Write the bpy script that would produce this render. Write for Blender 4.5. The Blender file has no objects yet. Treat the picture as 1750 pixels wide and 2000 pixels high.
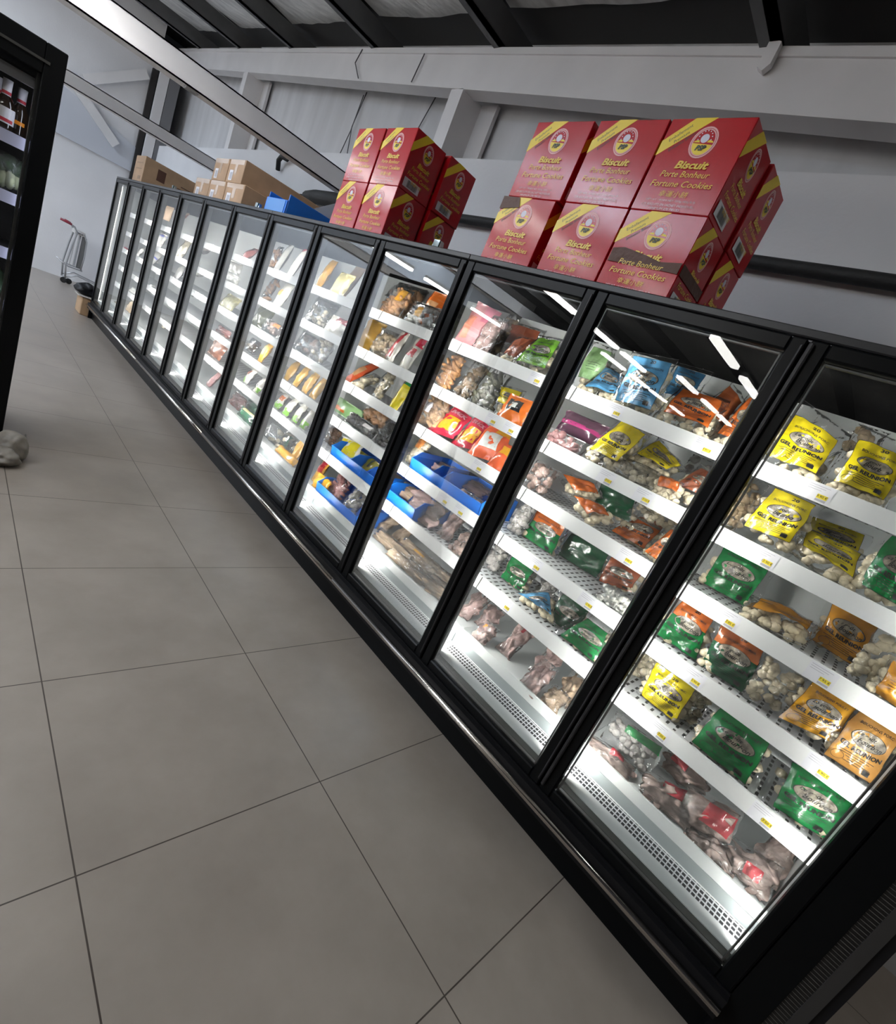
import bpy, math, random
import numpy as np
from mathutils import Vector, Matrix, noise as mnoise

S = bpy.context.scene
COL = S.collection
R = math.radians

# ------------------------------------------------------------------ camera
CAM_POS = (-1.785, 0.3445, 1.5679)
YAW, PITCH, ROLL = 0.8905, -0.2618, 0.4273
def make_camera():
    f = Vector((math.sin(YAW)*math.cos(PITCH), math.cos(YAW)*math.cos(PITCH), math.sin(PITCH)))
    r = Vector((math.cos(YAW), -math.sin(YAW), 0)); u = r.cross(f)
    rr = math.cos(ROLL)*r + math.sin(ROLL)*u
    uu = -math.sin(ROLL)*r + math.cos(ROLL)*u
    cd = bpy.data.cameras.new('camera'); c = bpy.data.objects.new('camera', cd); COL.objects.link(c)
    M = Matrix((rr, uu, -f)).transposed().to_4x4(); M.translation = CAM_POS
    c.matrix_world = M
    cd.sensor_fit = 'AUTO'; cd.sensor_width = 36; cd.lens = 946.99*36/2000
    cd.clip_start = .02
    S.camera = c
make_camera()

# ------------------------------------------------------------------ view, world, exposure
S.view_settings.view_transform = 'Standard'
S.view_settings.look = 'None'
S.view_settings.exposure = 0.0
S.view_settings.gamma = 1.0
S.view_settings.use_curve_mapping = False
S.cycles.transparent_max_bounces = 32
S.cycles.max_bounces = 8
S.cycles.sample_clamp_indirect = 4.0
wd = bpy.data.worlds.new('world'); S.world = wd; wd.use_nodes = True
wd.node_tree.nodes['Background'].inputs[0].default_value = (.55,.6,.7,1)
wd.node_tree.nodes['Background'].inputs[1].default_value = 0.006

LED_W = 125.0      # freezer light strips
TUBE_W = 36.0     # ceiling tubes
DAY_W = 22.0       # unseen daylight panels under the roof
COOLER_W = 10.0

# ------------------------------------------------------------------ tags
def tag(o, label=None, cat=None, group=None, kind=None):
    if label: o['label'] = label
    if cat: o['category'] = cat
    if group: o['group'] = group
    if kind: o['kind'] = kind
    return o
def empty(name, loc, label=None, cat=None, group=None, kind=None):
    o = bpy.data.objects.new(name, None); COL.objects.link(o); o.location = loc
    o.empty_display_size = .05
    return tag(o, label, cat, group, kind)
def kids(o): return [c for c in bpy.data.objects if c.parent == o]
def copy_tree(o, loc=None, parent=None):
    c = o.copy(); COL.objects.link(c); c.parent = parent
    if loc is not None: c.location = loc
    for ch in list(o.children): copy_tree(ch, None, c)
    return c
def wloc(o):
    v = Vector((0,0,0))
    while o is not None: v += o.location; o = o.parent
    return v

# ------------------------------------------------------------------ materials
def nt(name):
    m = bpy.data.materials.new(name); m.use_nodes = True
    t = m.node_tree; t.nodes.clear()
    out = t.nodes.new('ShaderNodeOutputMaterial')
    return m, t, out
def L(t, a, b): t.links.new(a, b)
def N(t, k, **kw):
    n = t.nodes.new(k)
    for a, b in kw.items(): setattr(n, a, b)
    return n
MATS = {}
def pm(name, col, rough=.5, metal=0, spec=.5, var=0, vscale=6, bump=0, bscale=40, coat=0, col2=None, emit=0, trans=0, detail=3, stretch=None):
    """procedural principled material: noise colour variation and noise bump"""
    if name in MATS: return MATS[name]
    m, t, out = nt(name)
    b = N(t, 'ShaderNodeBsdfPrincipled'); L(t, b.outputs[0], out.inputs[0])
    b.inputs['Roughness'].default_value = rough; b.inputs['Metallic'].default_value = metal
    b.inputs['Specular IOR Level'].default_value = spec
    b.inputs['Coat Weight'].default_value = coat; b.inputs['Coat Roughness'].default_value = .12
    b.inputs['Base Color'].default_value = (*col, 1)
    tc = N(t, 'ShaderNodeTexCoord'); src = tc.outputs['Object']
    if stretch:
        mp = N(t, 'ShaderNodeMapping'); mp.inputs['Scale'].default_value = stretch
        L(t, src, mp.inputs[0]); src = mp.outputs[0]
    if var or col2:
        nz = N(t, 'ShaderNodeTexNoise'); nz.inputs['Scale'].default_value = vscale; nz.inputs['Detail'].default_value = detail
        L(t, src, nz.inputs['Vector'])
        rp = N(t, 'ShaderNodeValToRGB'); L(t, nz.outputs['Fac'], rp.inputs[0])
        c2 = col2 or tuple(max(0, c*(1-var)) for c in col); c1 = col if col2 else tuple(min(1, c*(1+var*.5)) for c in col)
        rp.color_ramp.elements[0].position = .35; rp.color_ramp.elements[1].position = .65
        rp.color_ramp.elements[0].color = (*c2, 1); rp.color_ramp.elements[1].color = (*c1, 1)
        L(t, rp.outputs[0], b.inputs['Base Color'])
    if bump:
        nb = N(t, 'ShaderNodeTexNoise'); nb.inputs['Scale'].default_value = bscale; nb.inputs['Detail'].default_value = 4
        L(t, src, nb.inputs['Vector'])
        bp = N(t, 'ShaderNodeBump'); bp.inputs['Strength'].default_value = bump; bp.inputs['Distance'].default_value = .01
        L(t, nb.outputs['Fac'], bp.inputs['Height']); L(t, bp.outputs[0], b.inputs['Normal'])
    if emit:
        b.inputs['Emission Color'].default_value = (*col, 1); b.inputs['Emission Strength'].default_value = emit
    MATS[name] = m; return m
def emat(name, col, s):
    if name in MATS: return MATS[name]
    m, t, out = nt(name); e = N(t, 'ShaderNodeEmission'); e.inputs[0].default_value = (*col, 1); e.inputs[1].default_value = s
    L(t, e.outputs[0], out.inputs[0]); MATS[name] = m; return m
def thin_clear(name, tint=(1,1,1), haze=.04, rough=.05, gain=1.0, bump=0, bscale=20, ior=1.5):
    """thin clear sheet: transparent + fresnel gloss + a little white haze"""
    if name in MATS: return MATS[name]
    m, t, out = nt(name)
    tr = N(t, 'ShaderNodeBsdfTransparent'); tr.inputs[0].default_value = (*tint, 1)
    df = N(t, 'ShaderNodeBsdfDiffuse'); df.inputs[0].default_value = (.8,.8,.8,1)
    m1 = N(t, 'ShaderNodeMixShader'); m1.inputs[0].default_value = haze
    L(t, tr.outputs[0], m1.inputs[1]); L(t, df.outputs[0], m1.inputs[2])
    gl = N(t, 'ShaderNodeBsdfGlossy'); gl.inputs['Roughness'].default_value = rough
    fr = N(t, 'ShaderNodeFresnel'); fr.inputs[0].default_value = ior
    mu = N(t, 'ShaderNodeMath', operation='MULTIPLY', use_clamp=True); mu.inputs[1].default_value = gain
    L(t, fr.outputs[0], mu.inputs[0])
    m2 = N(t, 'ShaderNodeMixShader'); L(t, mu.outputs[0], m2.inputs[0]); L(t, m1.outputs[0], m2.inputs[1]); L(t, gl.outputs[0], m2.inputs[2])
    if bump:
        tc = N(t, 'ShaderNodeTexCoord'); nb = N(t, 'ShaderNodeTexNoise'); nb.inputs['Scale'].default_value = bscale; nb.inputs['Detail'].default_value = 3
        nb.inputs['Distortion'].default_value = 1.2
        L(t, tc.outputs['Object'], nb.inputs['Vector'])
        bp = N(t, 'ShaderNodeBump'); bp.inputs['Strength'].default_value = bump; bp.inputs['Distance'].default_value = .02
        L(t, nb.outputs['Fac'], bp.inputs['Height']); L(t, bp.outputs[0], gl.inputs['Normal']); L(t, bp.outputs[0], fr.inputs['Normal'])
    L(t, m2.outputs[0], out.inputs[0]); MATS[name] = m; return m
def stripes(name, base, dark, ax, pitch, duty, ax2=None, pitch2=1, duty2=.5, rough=.4, stagger=False, shift=(0,0), metal=0):
    """procedural holes / slots: dark where frac(coord/pitch) < duty (and the same on ax2)"""
    if name in MATS: return MATS[name]
    m, t, out = nt(name)
    b = N(t, 'ShaderNodeBsdfPrincipled'); b.inputs['Roughness'].default_value = rough; b.inputs['Metallic'].default_value = metal
    L(t, b.outputs[0], out.inputs[0])
    tc = N(t, 'ShaderNodeTexCoord'); sp = N(t, 'ShaderNodeSeparateXYZ'); L(t, tc.outputs['Object'], sp.inputs[0])
    def fr(a, p, d, s, add=None):
        q = N(t, 'ShaderNodeMath', operation='MULTIPLY_ADD'); q.inputs[1].default_value = 1/p; q.inputs[2].default_value = s + 100
        L(t, sp.outputs[a], q.inputs[0]); o = q.outputs[0]
        if add is not None:
            a2 = N(t, 'ShaderNodeMath', operation='ADD'); L(t, o, a2.inputs[0]); L(t, add, a2.inputs[1]); o = a2.outputs[0]
        f = N(t, 'ShaderNodeMath', operation='FRACT'); L(t, o, f.inputs[0])
        l = N(t, 'ShaderNodeMath', operation='LESS_THAN'); l.inputs[1].default_value = d; L(t, f.outputs[0], l.inputs[0])
        return l.outputs[0], o
    k, raw = fr(ax, pitch, duty, shift[0])
    if ax2 is not None:
        add = None
        if stagger:
            fl = N(t, 'ShaderNodeMath', operation='FLOOR'); L(t, raw, fl.inputs[0])
            hf = N(t, 'ShaderNodeMath', operation='MULTIPLY'); hf.inputs[1].default_value = .5; L(t, fl.outputs[0], hf.inputs[0]); add = hf.outputs[0]
        k2, _ = fr(ax2, pitch2, duty2, shift[1], add)
        mm = N(t, 'ShaderNodeMath', operation='MULTIPLY'); L(t, k, mm.inputs[0]); L(t, k2, mm.inputs[1]); k = mm.outputs[0]
    mx = N(t, 'ShaderNodeMix', data_type='RGBA'); mx.inputs['A'].default_value = (*base, 1); mx.inputs['B'].default_value = (*dark, 1)
    L(t, k, mx.inputs['Factor']); L(t, mx.outputs['Result'], b.inputs['Base Color'])
    MATS[name] = m; return m

# ------------------------------------------------------------------ mesh builder
class MB:
    def __init__(s): s.v = []; s.f = []; s.m = []; s.mi = 0
    def add(s, vs, fs):
        b = len(s.v); s.v += [tuple(map(float, p)) for p in vs]
        s.f += [tuple(b+i for i in f) for f in fs]; s.m += [s.mi]*len(fs); return s
    def box(s, a, b):
        x0,y0,z0 = a; x1,y1,z1 = b
        return s.add([(x0,y0,z0),(x1,y0,z0),(x1,y1,z0),(x0,y1,z0),(x0,y0,z1),(x1,y0,z1),(x1,y1,z1),(x0,y1,z1)],
            [(0,3,2,1),(4,5,6,7),(0,1,5,4),(1,2,6,5),(2,3,7,6),(3,0,4,7)])
    def prism(s, pts, axis, a, b):
        """polygon pts (2D) extruded along axis from a to b; pts order = remaining axes"""
        n = len(pts)
        def P(p, w):
            q = [0,0,0]; o = [i for i in range(3) if i != axis]; q[o[0]], q[o[1]] = p; q[axis] = w; return q
        vs = [P(p,a) for p in pts] + [P(p,b) for p in pts]
        fs = [tuple(range(n))[::-1], tuple(range(n,2*n))] + [(i,(i+1)%n,n+(i+1)%n,n+i) for i in range(n)]
        return s.add(vs, fs)
    def tube(s, pts, r, n=8, caps=True):
        pts = [Vector(p) for p in pts]; rings = []; up = None
        for i, p in enumerate(pts):
            d = (pts[min(i+1,len(pts)-1)] - pts[max(i-1,0)]).normalized()
            if up is None: up = d.orthogonal().normalized()
            x = (up - d*up.dot(d)); x = x.normalized() if x.length > 1e-6 else d.orthogonal().normalized(); up = x
            y = d.cross(x); rr = r[i] if isinstance(r,(list,tuple)) else r
            rings.append([p + x*math.cos(2*math.pi*k/n)*rr + y*math.sin(2*math.pi*k/n)*rr for k in range(n)])
        vs = [q for ring in rings for q in ring]; fs = []
        for i in range(len(pts)-1):
            for k in range(n): fs.append((i*n+k, i*n+(k+1)%n, (i+1)*n+(k+1)%n, (i+1)*n+k))
        if caps: fs += [tuple(range(n))[::-1], tuple(range((len(pts)-1)*n, len(pts)*n))]
        return s.add(vs, fs)
    def lathe(s, prof, c, n=16):
        cx,cy,cz = c; vs = []; fs = []
        for (r,z) in prof:
            for k in range(n): a = 2*math.pi*k/n; vs.append((cx+r*math.cos(a), cy+r*math.sin(a), cz+z))
        for i in range(len(prof)-1):
            for k in range(n): fs.append((i*n+k, i*n+(k+1)%n, (i+1)*n+(k+1)%n, (i+1)*n+k))
        fs += [tuple(range(n))[::-1], tuple(range((len(prof)-1)*n, len(prof)*n))]
        return s.add(vs, fs)
    def build(s, name, mats, parent=None, smooth=False, bevel=0, subs=1):
        if not isinstance(mats,(list,tuple)): mats = [mats]
        me = bpy.data.meshes.new(name)
        off = wloc(parent) if parent is not None else Vector((0,0,0))
        me.from_pydata([(p[0]-off.x, p[1]-off.y, p[2]-off.z) for p in s.v], [], s.f)
        for m in mats: me.materials.append(m)
        if len(mats) > 1: me.polygons.foreach_set('material_index', s.m)
        if smooth: me.polygons.foreach_set('use_smooth', [True]*len(me.polygons))
        me.update()
        o = bpy.data.objects.new(name, me); COL.objects.link(o)
        if parent is not None: o.parent = parent
        if bevel:
            b = o.modifiers.new('bevel','BEVEL'); b.width = bevel; b.segments = subs; b.limit_method = 'ANGLE'
        return o
def struct(name, mb, mats, **k):
    o = mb.build(name, mats, **k); o['kind'] = 'structure'; return o

# ------------------------------------------------------------------ text as flat meshes, 2D, normalised to unit height and centred
TXT = {}
def text2d(body, bold=0.0, shear=0.0, res=2, space=1.0):
    key = (body,bold,shear,res)
    if key in TXT: return TXT[key]
    cu = bpy.data.curves.new('t','FONT'); cu.body = body; cu.size = 1; cu.offset = bold; cu.shear = shear
    cu.resolution_u = res; cu.space_character = space; cu.align_x = 'CENTER'; cu.fill_mode = 'FRONT'
    o = bpy.data.objects.new('t', cu); COL.objects.link(o)
    dg = bpy.context.evaluated_depsgraph_get(); dg.update()
    me = bpy.data.meshes.new_from_object(o.evaluated_get(dg))
    v = np.zeros(len(me.vertices)*3); me.vertices.foreach_get('co', v); v = v.reshape(-1,3)[:,:2]
    f = [tuple(p.vertices) for p in me.polygons]
    bpy.data.objects.remove(o); bpy.data.curves.remove(cu); bpy.data.meshes.remove(me)
    if len(v):
        lo, hi = v.min(0), v.max(0); h = max(hi[1]-lo[1], .3)
        v = (v-(lo+hi)/2)/h
    TXT[key] = (v, f); return TXT[key]
ITEMS = [
('print',1,1,'crumpled yellow dumpling bag','dumpling bag',[[0.353,0.775,1.923],[0.333,0.612,1.881],[0.272,0.603,1.75],[0.271,0.766,1.747]],0.06,{'col': 'yellow','t': 'pork','mt': 0.38}),
('print',1,1,'yellow dumpling bag with a wrinkled front','dumpling bag',[[0.347,0.562,1.91],[0.339,0.426,1.894],[0.272,0.409,1.75],[0.271,0.552,1.747]],0.06,{'col': 'yellow','t': 'pork30','mt': 0.35}),
('clear',1,1,'clear bag of brown dumplings behind two yellow bags','dumpling bag',[[0.534,0.612,1.995],[0.534,0.52,1.995],[0.514,0.52,1.927],[0.514,0.612,1.927]],0.06,{'c': 'tan'}),
('print',1,2,'flat yellow dumpling bag standing upright','dumpling bag',[[0.348,0.701,1.666],[0.347,0.557,1.663],[0.314,0.56,1.508],[0.311,0.714,1.492]],0.06,{'col': 'yellow','t': 'pork','mt': 0.05}),
('print',1,2,'yellow dumpling bag at the back of the shelf','dumpling bag',[[0.534,0.567,1.631],[0.536,0.404,1.644],[0.52,0.392,1.555],[0.519,0.552,1.548]],0.06,{'col': 'yellow','t': 'pork','mt': 0.05}),
('print',1,2,'folded yellow dumpling bag slumped forward','dumpling bag',[[0.387,0.544,1.577],[0.381,0.38,1.57],[0.316,0.362,1.487],[0.336,0.529,1.512]],0.06,{'col': 'yellow','t': 'pork','mt': 0.12}),
('print',1,2,'green dumpling bag at the shelf edge','dumpling bag',[[0.357,0.345,1.669],[0.356,0.254,1.666],[0.309,0.219,1.477],[0.312,0.339,1.488]],0.06,{'col': 'green','t': 'plain'}),
('clear',1,2,'clear bag of tan food beside the door post','food bag',[[0.485,0.841,1.665],[0.485,0.751,1.665],[0.434,0.751,1.489],[0.434,0.841,1.489]],0.06,{'c': 'tan'}),
('print',1,3,'green dumpling bag with an oval window,standing alone','dumpling bag',[[0.537,0.772,1.392],[0.538,0.596,1.396],[0.49,0.583,1.206],[0.485,0.76,1.204]],0.06,{'col': 'green','t': 'chicken20'}),
('print',1,3,'orange-topped dumpling bag lying flat','dumpling bag',[[0.435,0.551,1.267],[0.466,0.38,1.279],[0.377,0.377,1.243],[0.342,0.549,1.229]],0.07,{'col': 'amber','t': 'none'}),
('print',1,3,'amber dumpling bag standing on the bare slotted shelf','dumpling bag',[[0.543,0.367,1.397],[0.541,0.222,1.388],[0.504,0.201,1.213],[0.505,0.346,1.222]],0.06,{'col': 'amber','t': 'plain'}),
('clear',1,3,'clear bag of pale dumplings stacked in a column','dumpling bag',[[0.394,0.227,1.385],[0.394,0.137,1.385],[0.345,0.137,1.213],[0.345,0.227,1.213]],0.06,{'c': 'cream'}),
('print',1,3,'orange dumpling bag at the very edge of the picture','dumpling bag',[[0.292,0.157,1.326],[0.292,0.086,1.326],[0.262,0.054,1.205],[0.264,0.15,1.214]],0.06,{'col': 'amber','t': 'none'}),
('print',1,4,'green dumpling bag with orange top leaning on the door post','dumpling bag',[[0.367,0.766,1.122],[0.367,0.633,1.123],[0.324,0.604,0.953],[0.321,0.776,0.953]],0.06,{'col': 'green','top': 'orange','t': 'combava'}),
('print',1,4,'dull green dumpling bag with an orange top','dumpling bag',[[0.358,0.599,1.124],[0.36,0.444,1.134],[0.321,0.419,0.953],[0.321,0.583,0.953]],0.06,{'col': 'dgreen','top': 'dorange','t': 'combava'}),
('clear',1,4,'clear bag of whole pale dumplings','dumpling bag',[[0.351,0.43,1.124],[0.352,0.288,1.127],[0.311,0.284,0.982],[0.306,0.42,0.967]],0.06,{'c': 'cream'}),
('print',1,4,'shiny orange-yellow dumpling bag','dumpling bag',[[0.343,0.274,1.132],[0.342,0.15,1.129],[0.283,0.153,0.996],[0.27,0.298,0.968]],0.06,{'col': 'gold','t': 'pouletg'}),
('print',1,4,'pale orange dumpling bag','dumpling bag',[[0.336,0.143,1.133],[0.339,0.028,1.139],[0.267,0.02,0.963],[0.263,0.155,0.953]],0.06,{'col': 'lorange','t': 'porkp'}),
('print',1,5,'small yellow dumpling bag standing back from the shelf edge','dumpling bag',[[0.34,0.713,0.85],[0.341,0.555,0.854],[0.307,0.54,0.703],[0.308,0.699,0.703]],0.06,{'col': 'yellow','t': 'pork'}),
('clear',1,5,'clear dumpling bag behind a yellow bag','dumpling bag',[[0.501,0.803,0.837],[0.501,0.713,0.837],[0.443,0.713,0.703],[0.443,0.803,0.703]],0.06,{'c': 'cream'}),
('clear',1,5,'clear dumpling bag wedged between yellow and green bags','dumpling bag',[[0.421,0.583,0.838],[0.421,0.493,0.838],[0.372,0.493,0.703],[0.372,0.583,0.703]],0.06,{'c': 'cream'}),
('print',1,5,'large glossy green dumpling bag','dumpling bag',[[0.315,0.454,0.861],[0.32,0.271,0.874],[0.256,0.261,0.703],[0.253,0.454,0.703]],0.08,{'col': 'green','t': 'chicken','ml': 0.16,'mr': 0.2}),
('print',1,5,'green dumpling bag with a bulging shiny front','dumpling bag',[[0.318,0.197,0.851],[0.332,0.02,0.884],[0.266,0.02,0.723],[0.256,0.167,0.703]],0.09,{'col': 'green','t': 'chickenw','ml': 0.22}),
('clear',1,6,'clear bag of dumplings with a green band','dumpling bag',[[0.406,0.752,0.516],[0.42,0.534,0.541],[0.352,0.531,0.422],[0.348,0.748,0.416]],0.06,{'c': 'greyd','lab': 'green','lr': (0.3,0.62,1,0.9)}),
('clear',1,6,'clear fish bag with a small red label','frozen fish bag',[[0.279,0.756,0.421],[0.294,0.569,0.436],[0.224,0.558,0.41],[0.207,0.729,0.41]],0.06,{'c': 'fish','lab': 'red','lr': (0.42,0.35,0.75,0.85)}),
('clear',1,6,'clear fish bag with a square red label','frozen fish bag',[[0.312,0.528,0.444],[0.365,0.332,0.497],[0.25,0.321,0.41],[0.232,0.506,0.41]],0.06,{'c': 'fish','lab': 'red','lr': (0.35,0.45,0.75,0.95)}),
('clear',1,6,'large clear fish bag with a broad red label','frozen fish bag',[[0.348,0.384,0.515],[0.378,0.208,0.553],[0.282,0.203,0.43],[0.268,0.382,0.413]],0.08,{'c': 'fish','lab': 'red','lr': (0.42,0.25,0.98,0.8)}),
('clear',1,6,'long clear fish bag sagging into the tray','frozen fish bag',[[0.261,0.312,0.414],[0.315,0.159,0.445],[0.237,0.144,0.41],[0.221,0.307,0.41]],0.06,{'c': 'fish'}),
('clear',1,6,'clear fish bag with a red label half hidden','frozen fish bag',[[0.325,0.187,0.477],[0.348,0.036,0.5],[0.251,0.036,0.41],[0.251,0.158,0.41]],0.06,{'c': 'fish','lab': 'red','lr': (0.3,0.2,0.7,0.55)}),
('clear',1,6,'clear fish bag slumped against the nearest frame','frozen fish bag',[[0.445,0.092,0.581],[0.451,0.02,0.589],[0.375,0.02,0.481],[0.372,0.122,0.476]],0.06,{'c': 'fish'}),
('clear',1,6,'clear fish bag pushed to the back of the tray','frozen fish bag',[[0.529,0.52,0.503],[0.529,0.344,0.503],[0.51,0.344,0.436],[0.51,0.52,0.436]],0.06,{'c': 'fish','lab': 'red','lr': (0.1,0.5,0.5,0.9)}),
('print',2,1,'pale green bag leaning in the shaded corner','samosa bag',[[0.464,1.747,1.96],[0.463,1.629,1.955],[0.424,1.595,1.797],[0.423,1.722,1.792]],0.06,{'col': 'pgreen','t': 'none'}),
('print',2,1,'blue samosa bag tipped over','samosa bag',[[0.431,1.609,1.873],[0.419,1.502,1.861],[0.315,1.426,1.757],[0.302,1.586,1.744]],0.06,{'col': 'blue','t': 'sam'}),
('print',2,1,'blue samosa bag standing upright','samosa bag',[[0.303,1.435,1.945],[0.306,1.268,1.963],[0.269,1.229,1.754],[0.267,1.398,1.74]],0.06,{'col': 'blue','t': 'samp','mt': 0.1,'mr': 0.12}),
('print',2,1,'dark blue samosa bag at the back','samosa bag',[[0.537,1.336,2.0],[0.534,1.202,2.0],[0.508,1.188,1.863],[0.509,1.324,1.865]],0.06,{'col': 'dblue','t': 'samt'}),
('print',2,1,'orange samosa bag lying against its neighbours','samosa bag',[[0.369,1.192,1.89],[0.368,1.026,1.889],[0.295,1.0,1.763],[0.296,1.195,1.765]],0.06,{'col': 'orange','t': 'plain'}),
('print',2,1,'second orange samosa bag behind the first','samosa bag',[[0.482,1.073,1.976],[0.458,0.985,1.923],[0.406,0.992,1.804],[0.427,1.094,1.853]],0.06,{'col': 'dorange','t': 'none'}),
('print',2,1,'orange samosa bag beside the door frame','samosa bag',[[0.385,0.948,1.939],[0.377,0.878,1.919],[0.303,0.889,1.755],[0.307,0.966,1.762]],0.06,{'col': 'orange','t': 'plain'}),
('pack',2,2,'purple-brown food pack','food pack',[[0.395,1.674,1.632],[0.395,1.426,1.632],[0.376,1.426,1.564],[0.376,1.674,1.564]],0.06,{'col': 'plum','patches': [(0.0,0.0,1,0.3,'pink')]}),
('clear',2,2,'clear bag with pink food at the shelf edge','food bag',[[0.283,1.659,1.521],[0.283,1.447,1.521],[0.264,1.447,1.453],[0.264,1.659,1.453]],0.06,{'c': 'pinkm'}),
('print',2,2,'yellow dumpling bag on its side','dumpling bag',[[0.379,1.383,1.672],[0.367,1.241,1.658],[0.297,1.266,1.5],[0.297,1.416,1.5]],0.06,{'col': 'yellow','t': 'plain'}),
('print',2,2,'yellow dumpling bag flopped forward','dumpling bag',[[0.463,1.217,1.658],[0.414,1.058,1.599],[0.372,1.088,1.55],[0.385,1.245,1.565]],0.06,{'col': 'yellow','t': 'pork'}),
('print',2,2,'green dumpling bag half buried','dumpling bag',[[0.472,1.27,1.574],[0.472,1.135,1.574],[0.402,1.135,1.491],[0.402,1.27,1.491]],0.06,{'col': 'dgreen','t': 'none'}),
('clear',2,2,'clear dumpling bag under the yellow bags','dumpling bag',[[0.364,1.349,1.534],[0.364,1.054,1.534],[0.315,1.054,1.485],[0.315,1.349,1.485]],0.06,{'c': 'cream'}),
('print',2,2,'rust coloured dumpling bag','dumpling bag',[[0.406,0.981,1.624],[0.394,0.865,1.603],[0.349,0.882,1.525],[0.339,1.015,1.508]],0.06,{'col': 'rust','t': 'plain'}),
('print',2,2,'small orange dumpling bag','dumpling bag',[[0.302,1.076,1.531],[0.305,0.988,1.536],[0.281,0.974,1.493],[0.276,1.055,1.485]],0.06,{'col': 'orange','t': 'none'}),
('clear',2,2,'clear bag leaning on the back wall','food bag',[[0.573,1.086,1.672],[0.573,0.968,1.672],[0.551,0.968,1.617],[0.551,1.086,1.617]],0.06,{'c': 'greyd'}),
('clear',2,3,'clear bag of cream and pink food','food bag',[[0.342,1.668,1.342],[0.342,1.536,1.342],[0.311,1.536,1.234],[0.311,1.668,1.234]],0.06,{'c': 'pinkc'}),
('print',2,3,'orange-fronted dumpling bag on top of another','dumpling bag',[[0.427,1.547,1.323],[0.453,1.389,1.354],[0.428,1.33,1.325],[0.395,1.435,1.285]],0.06,{'col': 'orange','t': 'none','mt': 0.4,'mb': 0.3,'ml': 0.3}),
('print',2,3,'orange-fronted dumpling bag lying underneath','dumpling bag',[[0.332,1.394,1.268],[0.358,1.259,1.294],[0.333,1.193,1.269],[0.296,1.276,1.232]],0.06,{'col': 'orange','t': 'none','mb': 0.5,'mt': 0.3,'ml': 0.3}),
('print',2,3,'dark green dumpling bag at the back','dumpling bag',[[0.482,1.369,1.377],[0.484,1.182,1.388],[0.465,1.144,1.279],[0.462,1.34,1.262]],0.06,{'col': 'dgreen','t': 'none'}),
('clear',2,3,'clear bag of round dumplings','dumpling bag',[[0.483,1.17,1.41],[0.483,0.937,1.41],[0.464,0.937,1.349],[0.464,1.17,1.349]],0.06,{'c': 'cream'}),
('print',2,3,'bright orange dumpling bag','dumpling bag',[[0.508,1.133,1.318],[0.517,1.014,1.339],[0.456,1.027,1.204],[0.45,1.195,1.204]],0.06,{'col': 'orange','t': 'plain'}),
('print',2,3,'bright orange dumpling bag beside the frame','dumpling bag',[[0.324,0.932,1.353],[0.327,0.861,1.361],[0.27,0.889,1.222],[0.272,0.962,1.226]],0.06,{'col': 'orange','t': 'plain'}),
('clear',2,4,'clear frosted bag by the door post','food bag',[[0.417,1.671,1.142],[0.417,1.581,1.142],[0.355,1.581,0.953],[0.355,1.671,0.953]],0.06,{'c': 'greyd'}),
('print',2,4,'green dumpling bag with a thin orange top','dumpling bag',[[0.452,1.597,1.107],[0.453,1.412,1.112],[0.412,1.387,0.953],[0.411,1.584,0.953]],0.06,{'col': 'green','top': 'orange','t': 'chicken'}),
('print',2,4,'dark green dumpling bag turned face down','dumpling bag',[[0.531,1.408,1.077],[0.539,1.18,1.106],[0.501,1.166,0.957],[0.495,1.399,0.953]],0.06,{'col': 'dgreen','t': 'none'}),
('print',2,4,'rust coloured dumpling bag standing upright','dumpling bag',[[0.542,1.169,1.093],[0.544,1.008,1.099],[0.513,0.999,0.989],[0.501,1.155,0.953]],0.06,{'col': 'rust','t': 'plain'}),
('clear',2,4,'clear bag of white dough','food bag',[[0.326,1.06,1.011],[0.326,0.873,1.011],[0.277,0.873,0.962],[0.277,1.06,0.962]],0.06,{'c': 'white'}),
('clear',2,5,'clear bag of grey frozen food','food bag',[[0.409,1.707,0.866],[0.409,1.617,0.866],[0.357,1.617,0.703],[0.357,1.707,0.703]],0.06,{'c': 'greyd'}),
('print',2,5,'small green dumpling bag','dumpling bag',[[0.416,1.588,0.822],[0.42,1.44,0.839],[0.386,1.427,0.703],[0.382,1.568,0.703]],0.06,{'col': 'green','t': 'chicken'}),
('clear',2,5,'clear dark bag behind the green ones','food bag',[[0.512,1.407,0.876],[0.512,1.317,0.876],[0.463,1.317,0.705],[0.463,1.407,0.705]],0.06,{'c': 'greyd'}),
('print',2,5,'blue samosa bag flopped over the shelf edge','samosa bag',[[0.289,1.394,0.72],[0.374,1.292,0.791],[0.303,1.19,0.731],[0.296,1.306,0.725]],0.06,{'col': 'blue','t': 'sam','mb': 0.3}),
('print',2,5,'dull green dumpling bag','dumpling bag',[[0.375,1.225,0.836],[0.379,1.07,0.851],[0.343,1.077,0.705],[0.34,1.211,0.703]],0.06,{'col': 'dgreen','t': 'chicken'}),
('print',2,5,'bright green dumpling bag','dumpling bag',[[0.323,1.051,0.825],[0.321,0.902,0.821],[0.264,0.903,0.703],[0.263,1.098,0.703]],0.06,{'col': 'green','t': 'chicken'}),
('clear',2,5,'clear bag of cream food beside the frame','food bag',[[0.321,0.939,0.837],[0.321,0.849,0.837],[0.282,0.849,0.703],[0.282,0.939,0.703]],0.06,{'c': 'cream'}),
('clear',2,6,'clear meat bag by the door post','frozen meat bag',[[0.438,1.691,0.537],[0.438,1.601,0.537],[0.309,1.601,0.41],[0.309,1.691,0.41]],0.06,{'c': 'meat'}),
('clear',2,6,'clear meat bag upright in the tray','frozen meat bag',[[0.45,1.582,0.522],[0.45,1.492,0.522],[0.353,1.492,0.41],[0.353,1.582,0.41]],0.06,{'c': 'meat'}),
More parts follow.
